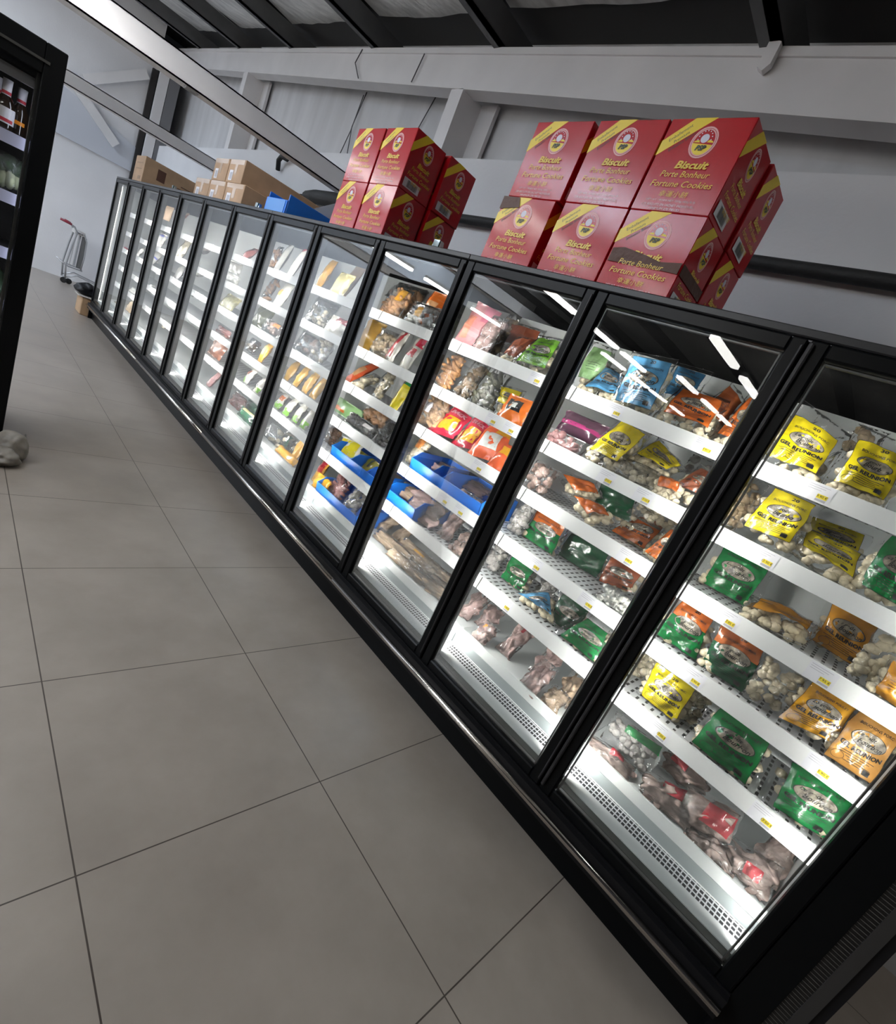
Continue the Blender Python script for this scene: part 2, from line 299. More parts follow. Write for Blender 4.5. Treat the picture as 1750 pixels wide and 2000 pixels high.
('clear',2,6,'clear meat bag with an orange tag','frozen meat bag',[[0.306,1.49,0.489],[0.306,1.4,0.489],[0.22,1.4,0.41],[0.22,1.49,0.41]],0.06,{'c': 'meat','lab': 'orange','lr': (0.2,0.6,0.4,0.8)}),
('clear',2,6,'clear meat bag with a dark red spot','frozen meat bag',[[0.435,1.373,0.558],[0.435,1.283,0.558],[0.306,1.283,0.41],[0.306,1.373,0.41]],0.06,{'c': 'meat','lab': 'red','lr': (0.5,0.7,0.68,0.95)}),
('clear',2,6,'clear meat bag with a red seal','frozen meat bag',[[0.494,1.191,0.565],[0.494,1.101,0.565],[0.365,1.101,0.41],[0.365,1.191,0.41]],0.06,{'c': 'meat','lab': 'red','lr': (0.3,0.72,0.5,0.95)}),
('clear',2,6,'clear meat bag lying low in the tray','frozen meat bag',[[0.329,1.136,0.521],[0.329,1.046,0.521],[0.2,1.046,0.41],[0.2,1.136,0.41]],0.06,{'c': 'meat'}),
('clear',2,6,'clear bag of tan fish beside the frame','frozen meat bag',[[0.431,1.016,0.536],[0.431,0.926,0.536],[0.325,0.926,0.41],[0.325,1.016,0.41]],0.06,{'c': 'fisht'}),
('clear',2,6,'clear bag of pale fish at the tray edge','frozen meat bag',[[0.297,1.019,0.476],[0.297,0.929,0.476],[0.211,0.929,0.41],[0.211,1.019,0.41]],0.06,{'c': 'fisht'}),
('pack',3,1,'pink tray of meat','meat pack',[[0.408,2.575,1.999],[0.397,2.355,1.97],[0.327,2.311,1.777],[0.317,2.541,1.749]],0.06,{'col': 'pinkt','patches': [(0.55,0.5,1,1,'dpink'),(0.1,0.0,0.4,0.6,'orangep')]}),
('clear',3,1,'clear bag of purple-grey squid','seafood bag',[[0.345,2.359,1.929],[0.345,2.232,1.929],[0.287,2.232,1.728],[0.287,2.359,1.728]],0.06,{'c': 'meat'}),
('clear',3,1,'clear bag of tan shellfish at the back','seafood bag',[[0.539,2.419,2.0],[0.539,2.329,2.0],[0.483,2.329,1.816],[0.483,2.419,1.816]],0.06,{'c': 'tan'}),
('print',3,1,'dim orange samosa bag at the back','samosa bag',[[0.532,2.367,1.952],[0.533,2.147,1.958],[0.5,2.1,1.84],[0.498,2.313,1.836]],0.06,{'col': 'rust','t': 'none'}),
('print',3,1,'rust coloured samosa bag at the shelf edge','samosa bag',[[0.362,2.127,1.861],[0.372,1.99,1.878],[0.299,2.036,1.752],[0.3,2.129,1.753]],0.06,{'col': 'rust','t': 'none'}),
('print',3,1,'lime green samosa bag','samosa bag',[[0.337,1.982,1.893],[0.343,1.853,1.908],[0.282,1.823,1.756],[0.276,2.014,1.743]],0.06,{'col': 'lime','t': 'plain20'}),
('clear',3,2,'clear bag of crab sticks with orange tips','seafood bag',[[0.351,2.517,1.672],[0.351,2.427,1.672],[0.289,2.427,1.473],[0.289,2.517,1.473]],0.06,{'c': 'crab'}),
('clear',3,2,'wide clear bag of brown clams','seafood bag',[[0.369,2.369,1.672],[0.369,2.247,1.672],[0.307,2.247,1.463],[0.307,2.369,1.463]],0.06,{'c': 'clam'}),
('clear',3,2,'clear bag of dark green mussels','seafood bag',[[0.386,2.226,1.67],[0.386,2.094,1.67],[0.336,2.094,1.497],[0.336,2.226,1.497]],0.06,{'c': 'mussel'}),
('print',3,2,'yellow dumpling bag behind an orange pack','dumpling bag',[[0.386,2.122,1.6],[0.39,1.977,1.615],[0.363,1.96,1.519],[0.362,2.067,1.516]],0.06,{'col': 'yellow','t': 'plain'}),
('pack',3,2,'orange and black food pack','food pack',[[0.331,2.001,1.59],[0.334,1.833,1.598],[0.287,1.809,1.483],[0.281,1.985,1.466]],0.06,{'col': 'orange','patches': [(0.2,0.25,0.75,0.75,'black'),(0.35,0.35,0.6,0.6,'white')]}),
('clear',3,3,'bundle of tan sticks with a white label','food bag',[[0.339,2.542,1.402],[0.339,2.376,1.402],[0.287,2.376,1.22],[0.287,2.542,1.22]],0.06,{'c': 'stick','lab': 'white','lr': (0.1,0.35,0.4,0.7)}),
('pack',3,3,'red and yellow snack pack','snack pack',[[0.367,2.375,1.395],[0.359,2.206,1.378],[0.295,2.208,1.248],[0.283,2.41,1.223]],0.06,{'col': 'redc','patches': [(0.25,0.05,0.85,0.62,'gold'),(0,0,0.22,0.4,'peach')],'txt': 'SNACK'}),
('pack',3,3,'second red and yellow snack pack','snack pack',[[0.368,2.192,1.398],[0.36,2.055,1.38],[0.296,2.053,1.25],[0.284,2.199,1.224]],0.06,{'col': 'redc','patches': [(0.3,0.05,0.9,0.62,'gold'),(0,0,0.25,0.4,'peach')],'txt': 'SNACK'}),
('pack',3,3,'orange pack with a clear window of white dumplings','snack pack',[[0.366,2.076,1.392],[0.373,1.901,1.408],[0.303,1.857,1.263],[0.287,2.066,1.23]],0.06,{'col': 'ored','patches': [(0.2,0.15,0.8,0.7,'white'),(0.5,0.72,1,1,'gold')]}),
('pack',3,3,'orange pack beside the door frame','snack pack',[[0.332,1.891,1.344],[0.335,1.822,1.35],[0.282,1.782,1.241],[0.279,1.898,1.235]],0.06,{'col': 'ored','patches': [(0.2,0.4,0.9,0.8,'gold')]}),
('clear',3,4,'clear bag of cream food with an orange patch','food bag',[[0.357,2.513,1.145],[0.357,2.423,1.145],[0.296,2.423,0.953],[0.296,2.513,0.953]],0.06,{'c': 'cream','lab': 'orange','lr': (0.2,0.55,0.8,0.95)}),
('bin',3,4,'blue plastic bin','storage bin',[[0.23,2.375,1.081],[0.23,2.114,1.117],[0.23,2.09,1.008],[0.23,2.372,0.981]],0.06,{'col': 'bin'}),
('bin',3,4,'wide blue plastic bin','storage bin',[[0.23,2.054,1.119],[0.23,1.773,1.161],[0.23,1.843,1.021],[0.23,2.18,0.997]],0.06,{'col': 'bin'}),
('clear',3,4,'clear pack leaning on a blue bin','food bag',[[0.306,2.009,1.012],[0.306,1.742,1.012],[0.261,1.742,0.958],[0.261,2.009,0.958]],0.06,{'c': 'pinkc'}),
('bin',3,5,'small blue plastic bin','storage bin',[[0.235,2.479,0.839],[0.235,2.186,0.869],[0.235,2.295,0.738],[0.235,2.451,0.71]],0.06,{'col': 'bin'}),
('clear',3,5,'clear bag of grey meat sticking out of a bin','meat bag',[[0.4,2.668,0.814],[0.4,2.328,0.814],[0.355,2.328,0.76],[0.355,2.668,0.76]],0.06,{'c': 'fisht'}),
('clear',3,5,'clear bag of grey frozen meat','meat bag',[[0.361,2.353,0.847],[0.361,2.084,0.847],[0.273,2.084,0.703],[0.273,2.353,0.703]],0.06,{'c': 'meat'}),
('clear',3,5,'large clear bag of grey meat','meat bag',[[0.413,2.043,0.908],[0.413,1.953,0.908],[0.307,1.953,0.709],[0.307,2.043,0.709]],0.06,{'c': 'meat'}),
('clear',3,5,'clear bag of pinkish meat beside the frame','meat bag',[[0.345,1.868,0.843],[0.345,1.778,0.843],[0.233,1.778,0.703],[0.233,1.868,0.703]],0.06,{'c': 'pinkc'}),
('clear',3,6,'tan fish bag by the door post','frozen fish bag',[[0.53,2.648,0.553],[0.53,2.558,0.553],[0.41,2.558,0.41],[0.41,2.648,0.41]],0.06,{'c': 'fisht'}),
('clear',3,6,'tan fish bag with a folded corner','frozen fish bag',[[0.333,2.512,0.474],[0.333,2.172,0.474],[0.296,2.172,0.414],[0.296,2.512,0.414]],0.06,{'c': 'fisht'}),
('clear',3,6,'tan fish bag at the back of the tray','frozen fish bag',[[0.598,2.53,0.559],[0.598,2.44,0.559],[0.479,2.44,0.41],[0.479,2.53,0.41]],0.06,{'c': 'fisht'}),
('clear',3,6,'tan fish bag with an orange mark','frozen fish bag',[[0.439,2.373,0.49],[0.439,2.033,0.49],[0.402,2.033,0.43],[0.402,2.373,0.43]],0.06,{'c': 'fisht','lab': 'gold','lr': (0.4,0.5,0.7,0.7)}),
('clear',3,6,'tan fish bag lying low','frozen fish bag',[[0.281,2.287,0.459],[0.281,1.947,0.459],[0.244,1.947,0.41],[0.244,2.287,0.41]],0.06,{'c': 'fisht'}),
('clear',3,6,'tan fish bag with a plain tag','frozen fish bag',[[0.446,2.118,0.488],[0.446,1.873,0.488],[0.399,1.873,0.413],[0.399,2.118,0.413]],0.06,{'c': 'fisht'}),
('clear',3,6,'tan fish bag at the tray edge','frozen fish bag',[[0.298,2.129,0.468],[0.298,1.789,0.468],[0.261,1.789,0.409],[0.261,2.129,0.409]],0.06,{'c': 'fisht'}),
('clear',3,6,'tan fish bag beside the frame','frozen fish bag',[[0.359,1.97,0.468],[0.359,1.728,0.468],[0.322,1.728,0.409],[0.322,1.97,0.409]],0.06,{'c': 'fisht'}),
('clear',3,4,'grey frozen pack inside the first blue bin','food bag',[[0.466,2.571,1.041],[0.466,2.231,1.041],[0.406,2.231,1.006],[0.406,2.571,1.006]],0.035,{'c': 'meat'}),
('clear',3,4,'grey frozen pack inside the wide blue bin','food bag',[[0.479,2.282,1.049],[0.479,1.942,1.049],[0.419,1.942,1.014],[0.419,2.282,1.014]],0.035,{'c': 'meat'}),
('clear',4,1,'clear bag of crab claws with a yellow label','seafood bag',[[0.331,3.296,1.914],[0.331,3.078,1.914],[0.274,3.078,1.715],[0.274,3.296,1.715]],0.06,{'c': 'crab','lab': 'gold','lr': (0.5,0.55,0.85,0.95)}),
('clear',4,1,'clear bag of crab claws','seafood bag',[[0.475,3.455,1.964],[0.475,3.121,1.964],[0.433,3.121,1.818],[0.433,3.455,1.818]],0.06,{'c': 'crab'}),
('clear',4,1,'clear bag with a yellow strip and pink corner','seafood bag',[[0.306,2.988,1.863],[0.306,2.705,1.863],[0.26,2.705,1.71],[0.26,2.988,1.71]],0.06,{'c': 'greyd','lab': 'gold','lr': (0.3,0.4,0.5,0.8)}),
('pack',4,1,'orange food pack','food pack',[[0.377,2.949,1.972],[0.377,2.793,1.972],[0.326,2.793,1.791],[0.326,2.949,1.791]],0.06,{'col': 'orange','patches': [(0.3,0.2,0.8,0.6,'peach')]}),
('clear',4,1,'frosted bag at the back','food bag',[[0.613,3.644,2.0],[0.613,3.304,2.0],[0.561,3.304,1.916],[0.561,3.644,1.916]],0.06,{'c': 'pinkc'}),
('pack',4,2,'mustard food pack','food pack',[[0.469,3.626,1.672],[0.469,3.404,1.672],[0.425,3.404,1.528],[0.425,3.626,1.528]],0.06,{'col': 'mustard'}),
('clear',4,2,'clear bag of beige meat','meat bag',[[0.335,3.252,1.633],[0.335,3.033,1.633],[0.286,3.033,1.462],[0.286,3.252,1.462]],0.06,{'c': 'tan'}),
('pack',4,2,'red and white food pack','food pack',[[0.358,3.08,1.672],[0.358,2.99,1.672],[0.296,2.99,1.46],[0.296,3.08,1.46]],0.06,{'col': 'whitep','patches': [(0.4,0.1,0.75,1,'red'),(0.0,0.0,0.35,0.3,'pinkt')]}),
('pack',4,2,'wide red and white food pack','food pack',[[0.349,2.891,1.672],[0.349,2.801,1.672],[0.287,2.801,1.466],[0.287,2.891,1.466]],0.06,{'col': 'whitep','patches': [(0.1,0.35,0.9,0.62,'red'),(0.5,0.7,1,1,'redc')]}),
('pack',4,3,'flat red and orange tray','food pack',[[0.518,3.457,1.394],[0.518,3.367,1.394],[0.306,3.367,1.204],[0.306,3.457,1.204]],0.06,{'col': 'ored','patches': [(0.4,0.2,0.8,0.6,'peach')]}),
('clear',4,3,'clear bag of cream pastry','food bag',[[0.368,3.211,1.324],[0.368,3.121,1.324],[0.209,3.121,1.204],[0.209,3.211,1.204]],0.06,{'c': 'cream'}),
('clear',4,3,'tall clear bag of cream pastry','food bag',[[0.346,3.041,1.41],[0.346,2.951,1.41],[0.284,2.951,1.211],[0.284,3.041,1.211]],0.06,{'c': 'cream'}),
('pack',4,3,'yellow food pack with a green top','food pack',[[0.322,2.812,1.41],[0.322,2.722,1.41],[0.26,2.722,1.204],[0.26,2.812,1.204]],0.06,{'col': 'yellow','patches': [(0,0.8,1,1,'green')]}),
('pack',4,4,'pale green tray of food','food pack',[[0.372,3.511,1.057],[0.372,3.171,1.057],[0.344,3.171,0.96],[0.344,3.511,0.96]],0.06,{'col': 'pgreen','patches': [(0.1,0.1,0.5,0.4,'orange')]}),
('clear',4,4,'clear bag of dark shells with a white label','seafood bag',[[0.317,3.216,1.026],[0.317,2.876,1.026],[0.282,2.876,0.965],[0.282,3.216,0.965]],0.06,{'c': 'black','lab': 'whitel','lr': (0.62,0.3,0.9,0.7)}),
('clear',4,4,'clear bag of orange prawns','seafood bag',[[0.41,3.203,1.119],[0.41,2.929,1.119],[0.391,2.929,1.051],[0.391,3.203,1.051]],0.06,{'c': 'crab'}),
('clear',4,4,'clear bag of black shells beside the frame','seafood bag',[[0.362,2.844,1.134],[0.362,2.754,1.134],[0.263,2.754,0.953],[0.263,2.844,0.953]],0.06,{'c': 'black'}),
('clear',4,5,'clear bag of brown food','food bag',[[0.398,3.508,0.827],[0.398,3.369,0.827],[0.354,3.369,0.703],[0.354,3.508,0.703]],0.06,{'c': 'brown'}),
('bin',4,5,'blue plastic bin holding a yellow pack','storage bin',[[0.23,3.154,0.738],[0.23,2.91,0.748],[0.23,2.911,0.703],[0.23,3.156,0.703]],0.06,{'col': 'bin'}),
('bin',4,5,'blue plastic bin of dark yellow packs','storage bin',[[0.23,2.909,0.767],[0.23,2.701,0.78],[0.23,2.701,0.703],[0.23,2.911,0.703]],0.06,{'col': 'bin'}),
('bin',4,5,'blue plastic bin beside the frame','storage bin',[[0.23,2.71,0.776],[0.23,2.542,0.826],[0.23,2.572,0.703],[0.23,2.713,0.703]],0.06,{'col': 'bin'}),
('pack',4,5,'yellow pack in a clear bag','food pack',[[0.349,3.264,0.828],[0.365,3.03,0.864],[0.299,2.981,0.716],[0.291,3.199,0.703]],0.06,{'col': 'whitep','patches': [(0.1,0.2,0.9,0.9,'ylw')]}),
('pack',4,5,'dark yellow ribbed pack','food pack',[[0.372,3.071,0.813],[0.372,2.751,0.813],[0.344,2.751,0.749],[0.344,3.071,0.749]],0.06,{'col': 'dyellow','patches': [(0.3,0,0.36,1,'olive'),(0.62,0,0.68,1,'olive')]}),
('pack',4,6,'orange and yellow food pack by the door post','food pack',[[0.358,3.393,0.605],[0.358,3.303,0.605],[0.296,3.303,0.41],[0.296,3.393,0.41]],0.06,{'col': 'mustard','patches': [(0.3,0.4,0.9,0.9,'red')]}),
('pack',4,6,'crumpled yellow food pack','food pack',[[0.272,3.283,0.515],[0.272,3.1,0.515],[0.245,3.1,0.421],[0.245,3.283,0.421]],0.06,{'col': 'gold'}),
('clear',4,6,'clear bag of pink sausages','meat bag',[[0.392,3.175,0.613],[0.392,2.997,0.613],[0.286,2.997,0.414],[0.286,3.175,0.414]],0.06,{'c': 'sausage'}),
('clear',4,6,'clear bag of grey food in a blue bin','meat bag',[[0.35,2.913,0.582],[0.35,2.759,0.582],[0.289,2.759,0.445],[0.289,2.913,0.445]],0.06,{'c': 'greyd'}),
('bin',4,6,'large blue plastic bin in the bottom tray','storage bin',[[0.23,3.172,0.436],[0.23,2.639,0.48],[0.23,2.667,0.41],[0.23,3.129,0.41]],0.06,{'col': 'bin'}),
('pack',5,1,'tall yellow food pack','food pack',[[0.355,4.226,1.964],[0.355,4.136,1.964],[0.293,4.136,1.748],[0.293,4.226,1.748]],0.06,{'col': 'gold','patches': [(0.0,0.2,0.35,0.7,'pyellow')]}),
('pack',5,1,'pale yellow food pack','food pack',[[0.316,3.96,1.897],[0.316,3.759,1.897],[0.271,3.759,1.74],[0.271,3.96,1.74]],0.06,{'col': 'pyellow'}),
('pack',5,1,'tan carton','food carton',[[0.5,4.101,2.0],[0.5,3.952,2.0],[0.438,3.952,1.834],[0.438,4.101,1.834]],0.06,{'col': 'tanb'}),
('clear',5,2,'large clear bag of cream food','food bag',[[0.343,4.22,1.66],[0.343,3.88,1.66],[0.297,3.88,1.498],[0.297,4.22,1.498]],0.06,{'c': 'cream'}),
('pack',5,2,'white and red food pack','food pack',[[0.292,3.839,1.585],[0.292,3.598,1.585],[0.26,3.598,1.476],[0.26,3.839,1.476]],0.06,{'col': 'whitep','patches': [(0.5,0.6,1,1,'red')]}),
('clear',5,3,'clear bag of pale pink chicken','meat bag',[[0.349,4.288,1.366],[0.349,3.948,1.366],[0.312,3.948,1.237],[0.312,4.288,1.237]],0.06,{'c': 'pinkc'}),
('clear',5,3,'clear bag of cream chicken','meat bag',[[0.34,3.974,1.404],[0.34,3.747,1.404],[0.294,3.747,1.245],[0.294,3.974,1.245]],0.06,{'c': 'cream'}),
('pack',5,4,'first of four golden food packs in a row','food pack',[[0.341,4.236,1.122],[0.341,4.146,1.122],[0.279,4.146,0.953],[0.279,4.236,0.953]],0.06,{'col': 'mustard'}),
('pack',5,4,'second of four golden food packs in a row','food pack',[[0.341,4.067,1.122],[0.341,3.977,1.122],[0.279,3.977,0.953],[0.279,4.067,0.953]],0.06,{'col': 'mustard'}),
('pack',5,4,'third of four golden food packs in a row','food pack',[[0.341,3.906,1.122],[0.341,3.816,1.122],[0.279,3.816,0.953],[0.279,3.906,0.953]],0.06,{'col': 'mustard'}),
('pack',5,4,'fourth of four golden food packs in a row','food pack',[[0.34,3.765,1.118],[0.34,3.675,1.118],[0.278,3.675,0.953],[0.278,3.765,0.953]],0.06,{'col': 'mustard'}),
('pack',5,5,'first of four white and green packs in a row','food pack',[[0.321,4.209,0.839],[0.321,4.119,0.839],[0.259,4.119,0.703],[0.259,4.209,0.703]],0.06,{'col': 'whitep','patches': [(0,0,1,0.35,'lime'),(0.3,0.5,0.9,0.8,'orange')]}),
('pack',5,5,'second of four white and green packs in a row','food pack',[[0.324,4.046,0.849],[0.324,3.956,0.849],[0.262,3.956,0.703],[0.262,4.046,0.703]],0.06,{'col': 'whitep','patches': [(0,0,1,0.35,'lime')]}),
('pack',5,5,'third of four white and green packs in a row','food pack',[[0.327,3.89,0.858],[0.327,3.8,0.858],[0.265,3.8,0.703],[0.265,3.89,0.703]],0.06,{'col': 'whitep','patches': [(0,0,1,0.35,'lime')]}),
('pack',5,5,'fourth of four white and green packs in a row','food pack',[[0.329,3.741,0.868],[0.329,3.651,0.868],[0.267,3.651,0.703],[0.267,3.741,0.703]],0.06,{'col': 'whitep','patches': [(0,0,1,0.35,'lime')]}),
('clear',5,6,'clear bag of cream and green vegetables','vegetable bag',[[0.338,4.288,0.535],[0.338,3.948,0.535],[0.3,3.948,0.41],[0.3,4.288,0.41]],0.06,{'c': 'cream'}),
('clear',5,6,'clear bag of pale beans','vegetable bag',[[0.384,4.083,0.554],[0.384,3.818,0.554],[0.339,3.818,0.41],[0.339,4.083,0.41]],0.06,{'c': 'cream','lab': 'dgreen','lr': (0.4,0.2,0.6,0.9)}),
('pack',5,6,'golden food pack at the tray edge','food pack',[[0.285,3.944,0.462],[0.285,3.604,0.462],[0.25,3.604,0.41],[0.25,3.944,0.41]],0.06,{'col': 'gold'}),
('pack',5,6,'golden food pack beside the frame','food pack',[[0.366,3.786,0.631],[0.366,3.696,0.631],[0.304,3.696,0.414],[0.304,3.786,0.414]],0.06,{'col': 'gold'}),
('pack',6,1,'tall white carton','food carton',[[0.36,5.013,1.982],[0.36,4.923,1.982],[0.298,4.923,1.766],[0.298,5.013,1.766]],0.06,{'col': 'whitep'}),
('pack',6,1,'white carton with a red top','food carton',[[0.382,4.778,1.988],[0.382,4.688,1.988],[0.32,4.688,1.771],[0.32,4.778,1.771]],0.06,{'col': 'whitep','patches': [(0,0.82,1,1,'red')]}),
('clear',6,1,'clear bag of orange food','food bag',[[0.387,5.253,1.936],[0.387,5.163,1.936],[0.325,5.163,1.72],[0.325,5.253,1.72]],0.06,{'c': 'crab'}),
('clear',6,2,'clear bag of salmon coloured food','food bag',[[0.363,5.1,1.66],[0.363,5.01,1.66],[0.301,5.01,1.448],[0.301,5.1,1.448]],0.06,{'c': 'crab'}),
('pack',6,2,'white food pack with a gold centre','food pack',[[0.352,4.834,1.672],[0.352,4.671,1.672],[0.29,4.671,1.475],[0.29,4.834,1.475]],0.06,{'col': 'whitep','patches': [(0.1,0.3,0.6,0.6,'mustard')]}),
('pack',6,3,'dark green food pack','food pack',[[0.379,5.247,1.401],[0.379,4.921,1.401],[0.336,4.921,1.251],[0.336,5.247,1.251]],0.06,{'col': 'olive'}),
('clear',6,3,'clear bag of pink prawns','seafood bag',[[0.306,4.875,1.321],[0.306,4.535,1.321],[0.286,4.535,1.253],[0.286,4.875,1.253]],0.06,{'c': 'pinkc','lab': 'orange','lr': (0.6,0.4,0.9,0.9)}),
('pack',6,4,'yellow and orange food pack','food pack',[[0.336,4.76,1.142],[0.336,4.67,1.142],[0.274,4.67,0.953],[0.274,4.76,0.953]],0.06,{'col': 'gold','patches': [(0.2,0.3,0.7,0.8,'pyellow')]}),
('clear',6,4,'clear bag of brown meat','meat bag',[[0.396,5.262,1.069],[0.396,5.056,1.069],[0.349,5.056,0.953],[0.349,5.262,0.953]],0.06,{'c': 'brown'}),
('pack',6,5,'white food pack with green corners','food pack',[[0.333,4.907,0.846],[0.333,4.817,0.846],[0.271,4.817,0.703],[0.271,4.907,0.703]],0.06,{'col': 'whitep','patches': [(0,0,0.5,0.3,'lime'),(0.2,0.5,0.7,0.8,'rust')]}),
('pack',6,5,'black and white food pack','food pack',[[0.312,4.617,0.841],[0.312,4.527,0.841],[0.25,4.527,0.703],[0.25,4.617,0.703]],0.06,{'col': 'whitep','patches': [(0.2,0.2,0.6,0.6,'black'),(0.5,0,1,0.3,'lime')]}),
('clear',6,6,'clear bag of red mince','meat bag',[[0.377,5.213,0.531],[0.377,4.921,0.531],[0.33,4.921,0.41],[0.33,5.213,0.41]],0.06,{'c': 'mince'}),
('pack',6,6,'green tray of food','food pack',[[0.288,4.807,0.501],[0.288,4.467,0.501],[0.269,4.467,0.434],[0.269,4.807,0.434]],0.06,{'col': 'dgreen','patches': [(0.2,0.7,0.9,1,'pyellow')]}),
('pack',6,6,'dark green pack behind a green tray','food pack',[[0.453,5.057,0.517],[0.453,4.776,0.517],[0.434,4.776,0.45],[0.434,5.057,0.45]],0.06,{'col': 'dgreen'}),
('clear',7,1,'clear bag of red meat','meat bag',[[0.354,5.718,1.848],[0.354,5.585,1.848],[0.255,5.585,1.71],[0.255,5.718,1.71]],0.06,{'c': 'mince'}),
('pack',7,2,'long white carton','food carton',[[0.316,6.09,1.663],[0.316,5.75,1.663],[0.311,5.75,1.594],[0.311,6.09,1.594]],0.06,{'col': 'whitep'}),
('pack',7,2,'flat white carton','food carton',[[0.277,5.966,1.544],[0.277,5.626,1.544],[0.272,5.626,1.474],[0.272,5.966,1.474]],0.06,{'col': 'whitep'}),
('clear',7,3,'clear bag of pale yellow food','food bag',[[0.362,6.008,1.343],[0.362,5.668,1.343],[0.292,5.668,1.204],[0.292,6.008,1.204]],0.06,{'c': 'pyel'}),
('clear',7,4,'clear bag of dark red meat','meat bag',[[0.32,5.911,1.015],[0.32,5.571,1.015],[0.301,5.571,0.953],[0.301,5.911,0.953]],0.06,{'c': 'mince'}),
('clear',7,5,'clear bag of orange meat','meat bag',[[0.346,5.943,0.89],[0.346,5.603,0.89],[0.288,5.603,0.703],[0.288,5.943,0.703]],0.06,{'c': 'salmon'}),
('clear',7,6,'large clear bag of pinkish meat','meat bag',[[0.371,5.703,0.59],[0.371,5.613,0.59],[0.273,5.613,0.41],[0.273,5.703,0.41]],0.06,{'c': 'pinkm'}),
('clear',8,2,'clear bag of frosted food','food bag',[[0.418,7.115,1.672],[0.418,7.025,1.672],[0.356,7.025,1.637],[0.356,7.115,1.637]],0.06,{'c': 'greyd'}),
('clear',8,3,'clear bag of ice','food bag',[[0.413,7.046,1.41],[0.413,6.956,1.41],[0.351,6.956,1.373],[0.351,7.046,1.373]],0.06,{'c': 'white'}),
('clear',8,4,'clear bag of white food','food bag',[[0.407,7.002,1.166],[0.407,6.912,1.166],[0.345,6.912,1.138],[0.345,7.002,1.138]],0.06,{'c': 'white'}),
('clear',8,5,'clear bag of brown frozen food','food bag',[[0.408,7.06,0.915],[0.408,6.72,0.915],[0.357,6.72,0.893],[0.357,7.06,0.893]],0.06,{'c': 'brown'}),
('clear',8,6,'clear bag of frozen fish','food bag',[[0.425,6.993,0.665],[0.425,6.702,0.665],[0.364,6.702,0.659],[0.364,6.993,0.659]],0.06,{'c': 'fish'}),
('pack',9,1,'orange and grey carton','food carton',[[0.423,8.169,2.0],[0.423,8.079,2.0],[0.361,8.079,1.915],[0.361,8.169,1.915]],0.06,{'col': 'rust','patches': [(0.5,0,1,1,'tanb')]}),
('clear',9,2,'clear bag of pale food','food bag',[[0.37,7.799,1.672],[0.37,7.543,1.672],[0.308,7.543,1.467],[0.308,7.799,1.467]],0.06,{'c': 'cream'}),
('clear',9,3,'clear bag of frosted greens','food bag',[[0.355,7.624,1.388],[0.355,7.452,1.388],[0.293,7.452,1.204],[0.293,7.624,1.204]],0.06,{'c': 'greyd'}),
('clear',9,6,'clear bag of frozen vegetables','food bag',[[0.419,7.696,0.665],[0.419,7.606,0.665],[0.357,7.606,0.6],[0.357,7.696,0.6]],0.06,{'c': 'cream'}),
('pack',10,1,'brown carton','food carton',[[0.32,8.705,1.991],[0.32,8.365,1.991],[0.312,8.365,1.877],[0.312,8.705,1.877]],0.06,{'col': 'tanb'}),
('pack',10,2,'blue and white carton','food carton',[[0.357,8.805,1.639],[0.357,8.465,1.639],[0.31,8.465,1.474],[0.31,8.805,1.474]],0.06,{'col': 'whitep','patches': [(0,0.7,1,0.9,'blueb')]}),
('pack',10,3,'stack of white trays with a blue edge','food carton',[[0.376,8.857,1.41],[0.376,8.517,1.41],[0.315,8.517,1.284],[0.315,8.857,1.284]],0.06,{'col': 'whitep','patches': [(0,0.0,1,0.15,'blueb')]}),
('clear',10,4,'clear bag of white trays','food carton',[[0.305,8.297,0.963],[0.305,8.207,0.963],[0.243,8.207,0.953],[0.243,8.297,0.953]],0.06,{'c': 'white'}),
('clear',11,3,'tall clear bag of white food','food bag',[[0.342,9.407,1.341],[0.342,9.317,1.341],[0.28,9.317,1.204],[0.28,9.407,1.204]],0.06,{'c': 'white'}),
('clear',11,5,'clear bag of bright white food','food bag',[[0.311,9.311,0.769],[0.311,8.971,0.769],[0.258,8.971,0.703],[0.258,9.311,0.703]],0.06,{'c': 'white'}),
('clear',11,6,'clear bag of tan food','food bag',[[0.354,9.429,0.59],[0.354,9.096,0.59],[0.292,9.096,0.41],[0.292,9.429,0.41]],0.06,{'c': 'tan'}),
('pack',12,3,'red food pack','food pack',[[0.288,10.028,1.204],[0.288,9.938,1.204],[0.226,9.938,1.204],[0.226,10.028,1.204]],0.06,{'col': 'redc'}),
('clear',12,6,'clear bag of cream food','food bag',[[0.291,9.8,0.41],[0.291,9.694,0.41],[0.229,9.694,0.41],[0.229,9.8,0.41]],0.06,{'c': 'cream'}),
]
LABELS = [(1, 1, 0.555), (1, 2, 0.581), (1, 3, 0.572), (1, 3, 0.274), (1, 4, 0.559), (1, 4, 0.142), (1, 5, 0.553), (1, 5, 0.174), (2, 1, 1.331), (2, 1, 0.939), (2, 2, 1.221), (2, 2, 1.044), (2, 3, 0.982), (2, 4, 1.326), (2, 4, 1.032), (2, 5, 1.365), (3, 1, 1.774), (3, 2, 1.913), (3, 2, 1.787), (3, 3, 1.868), (3, 4, 1.857), (3, 4, 1.986)]

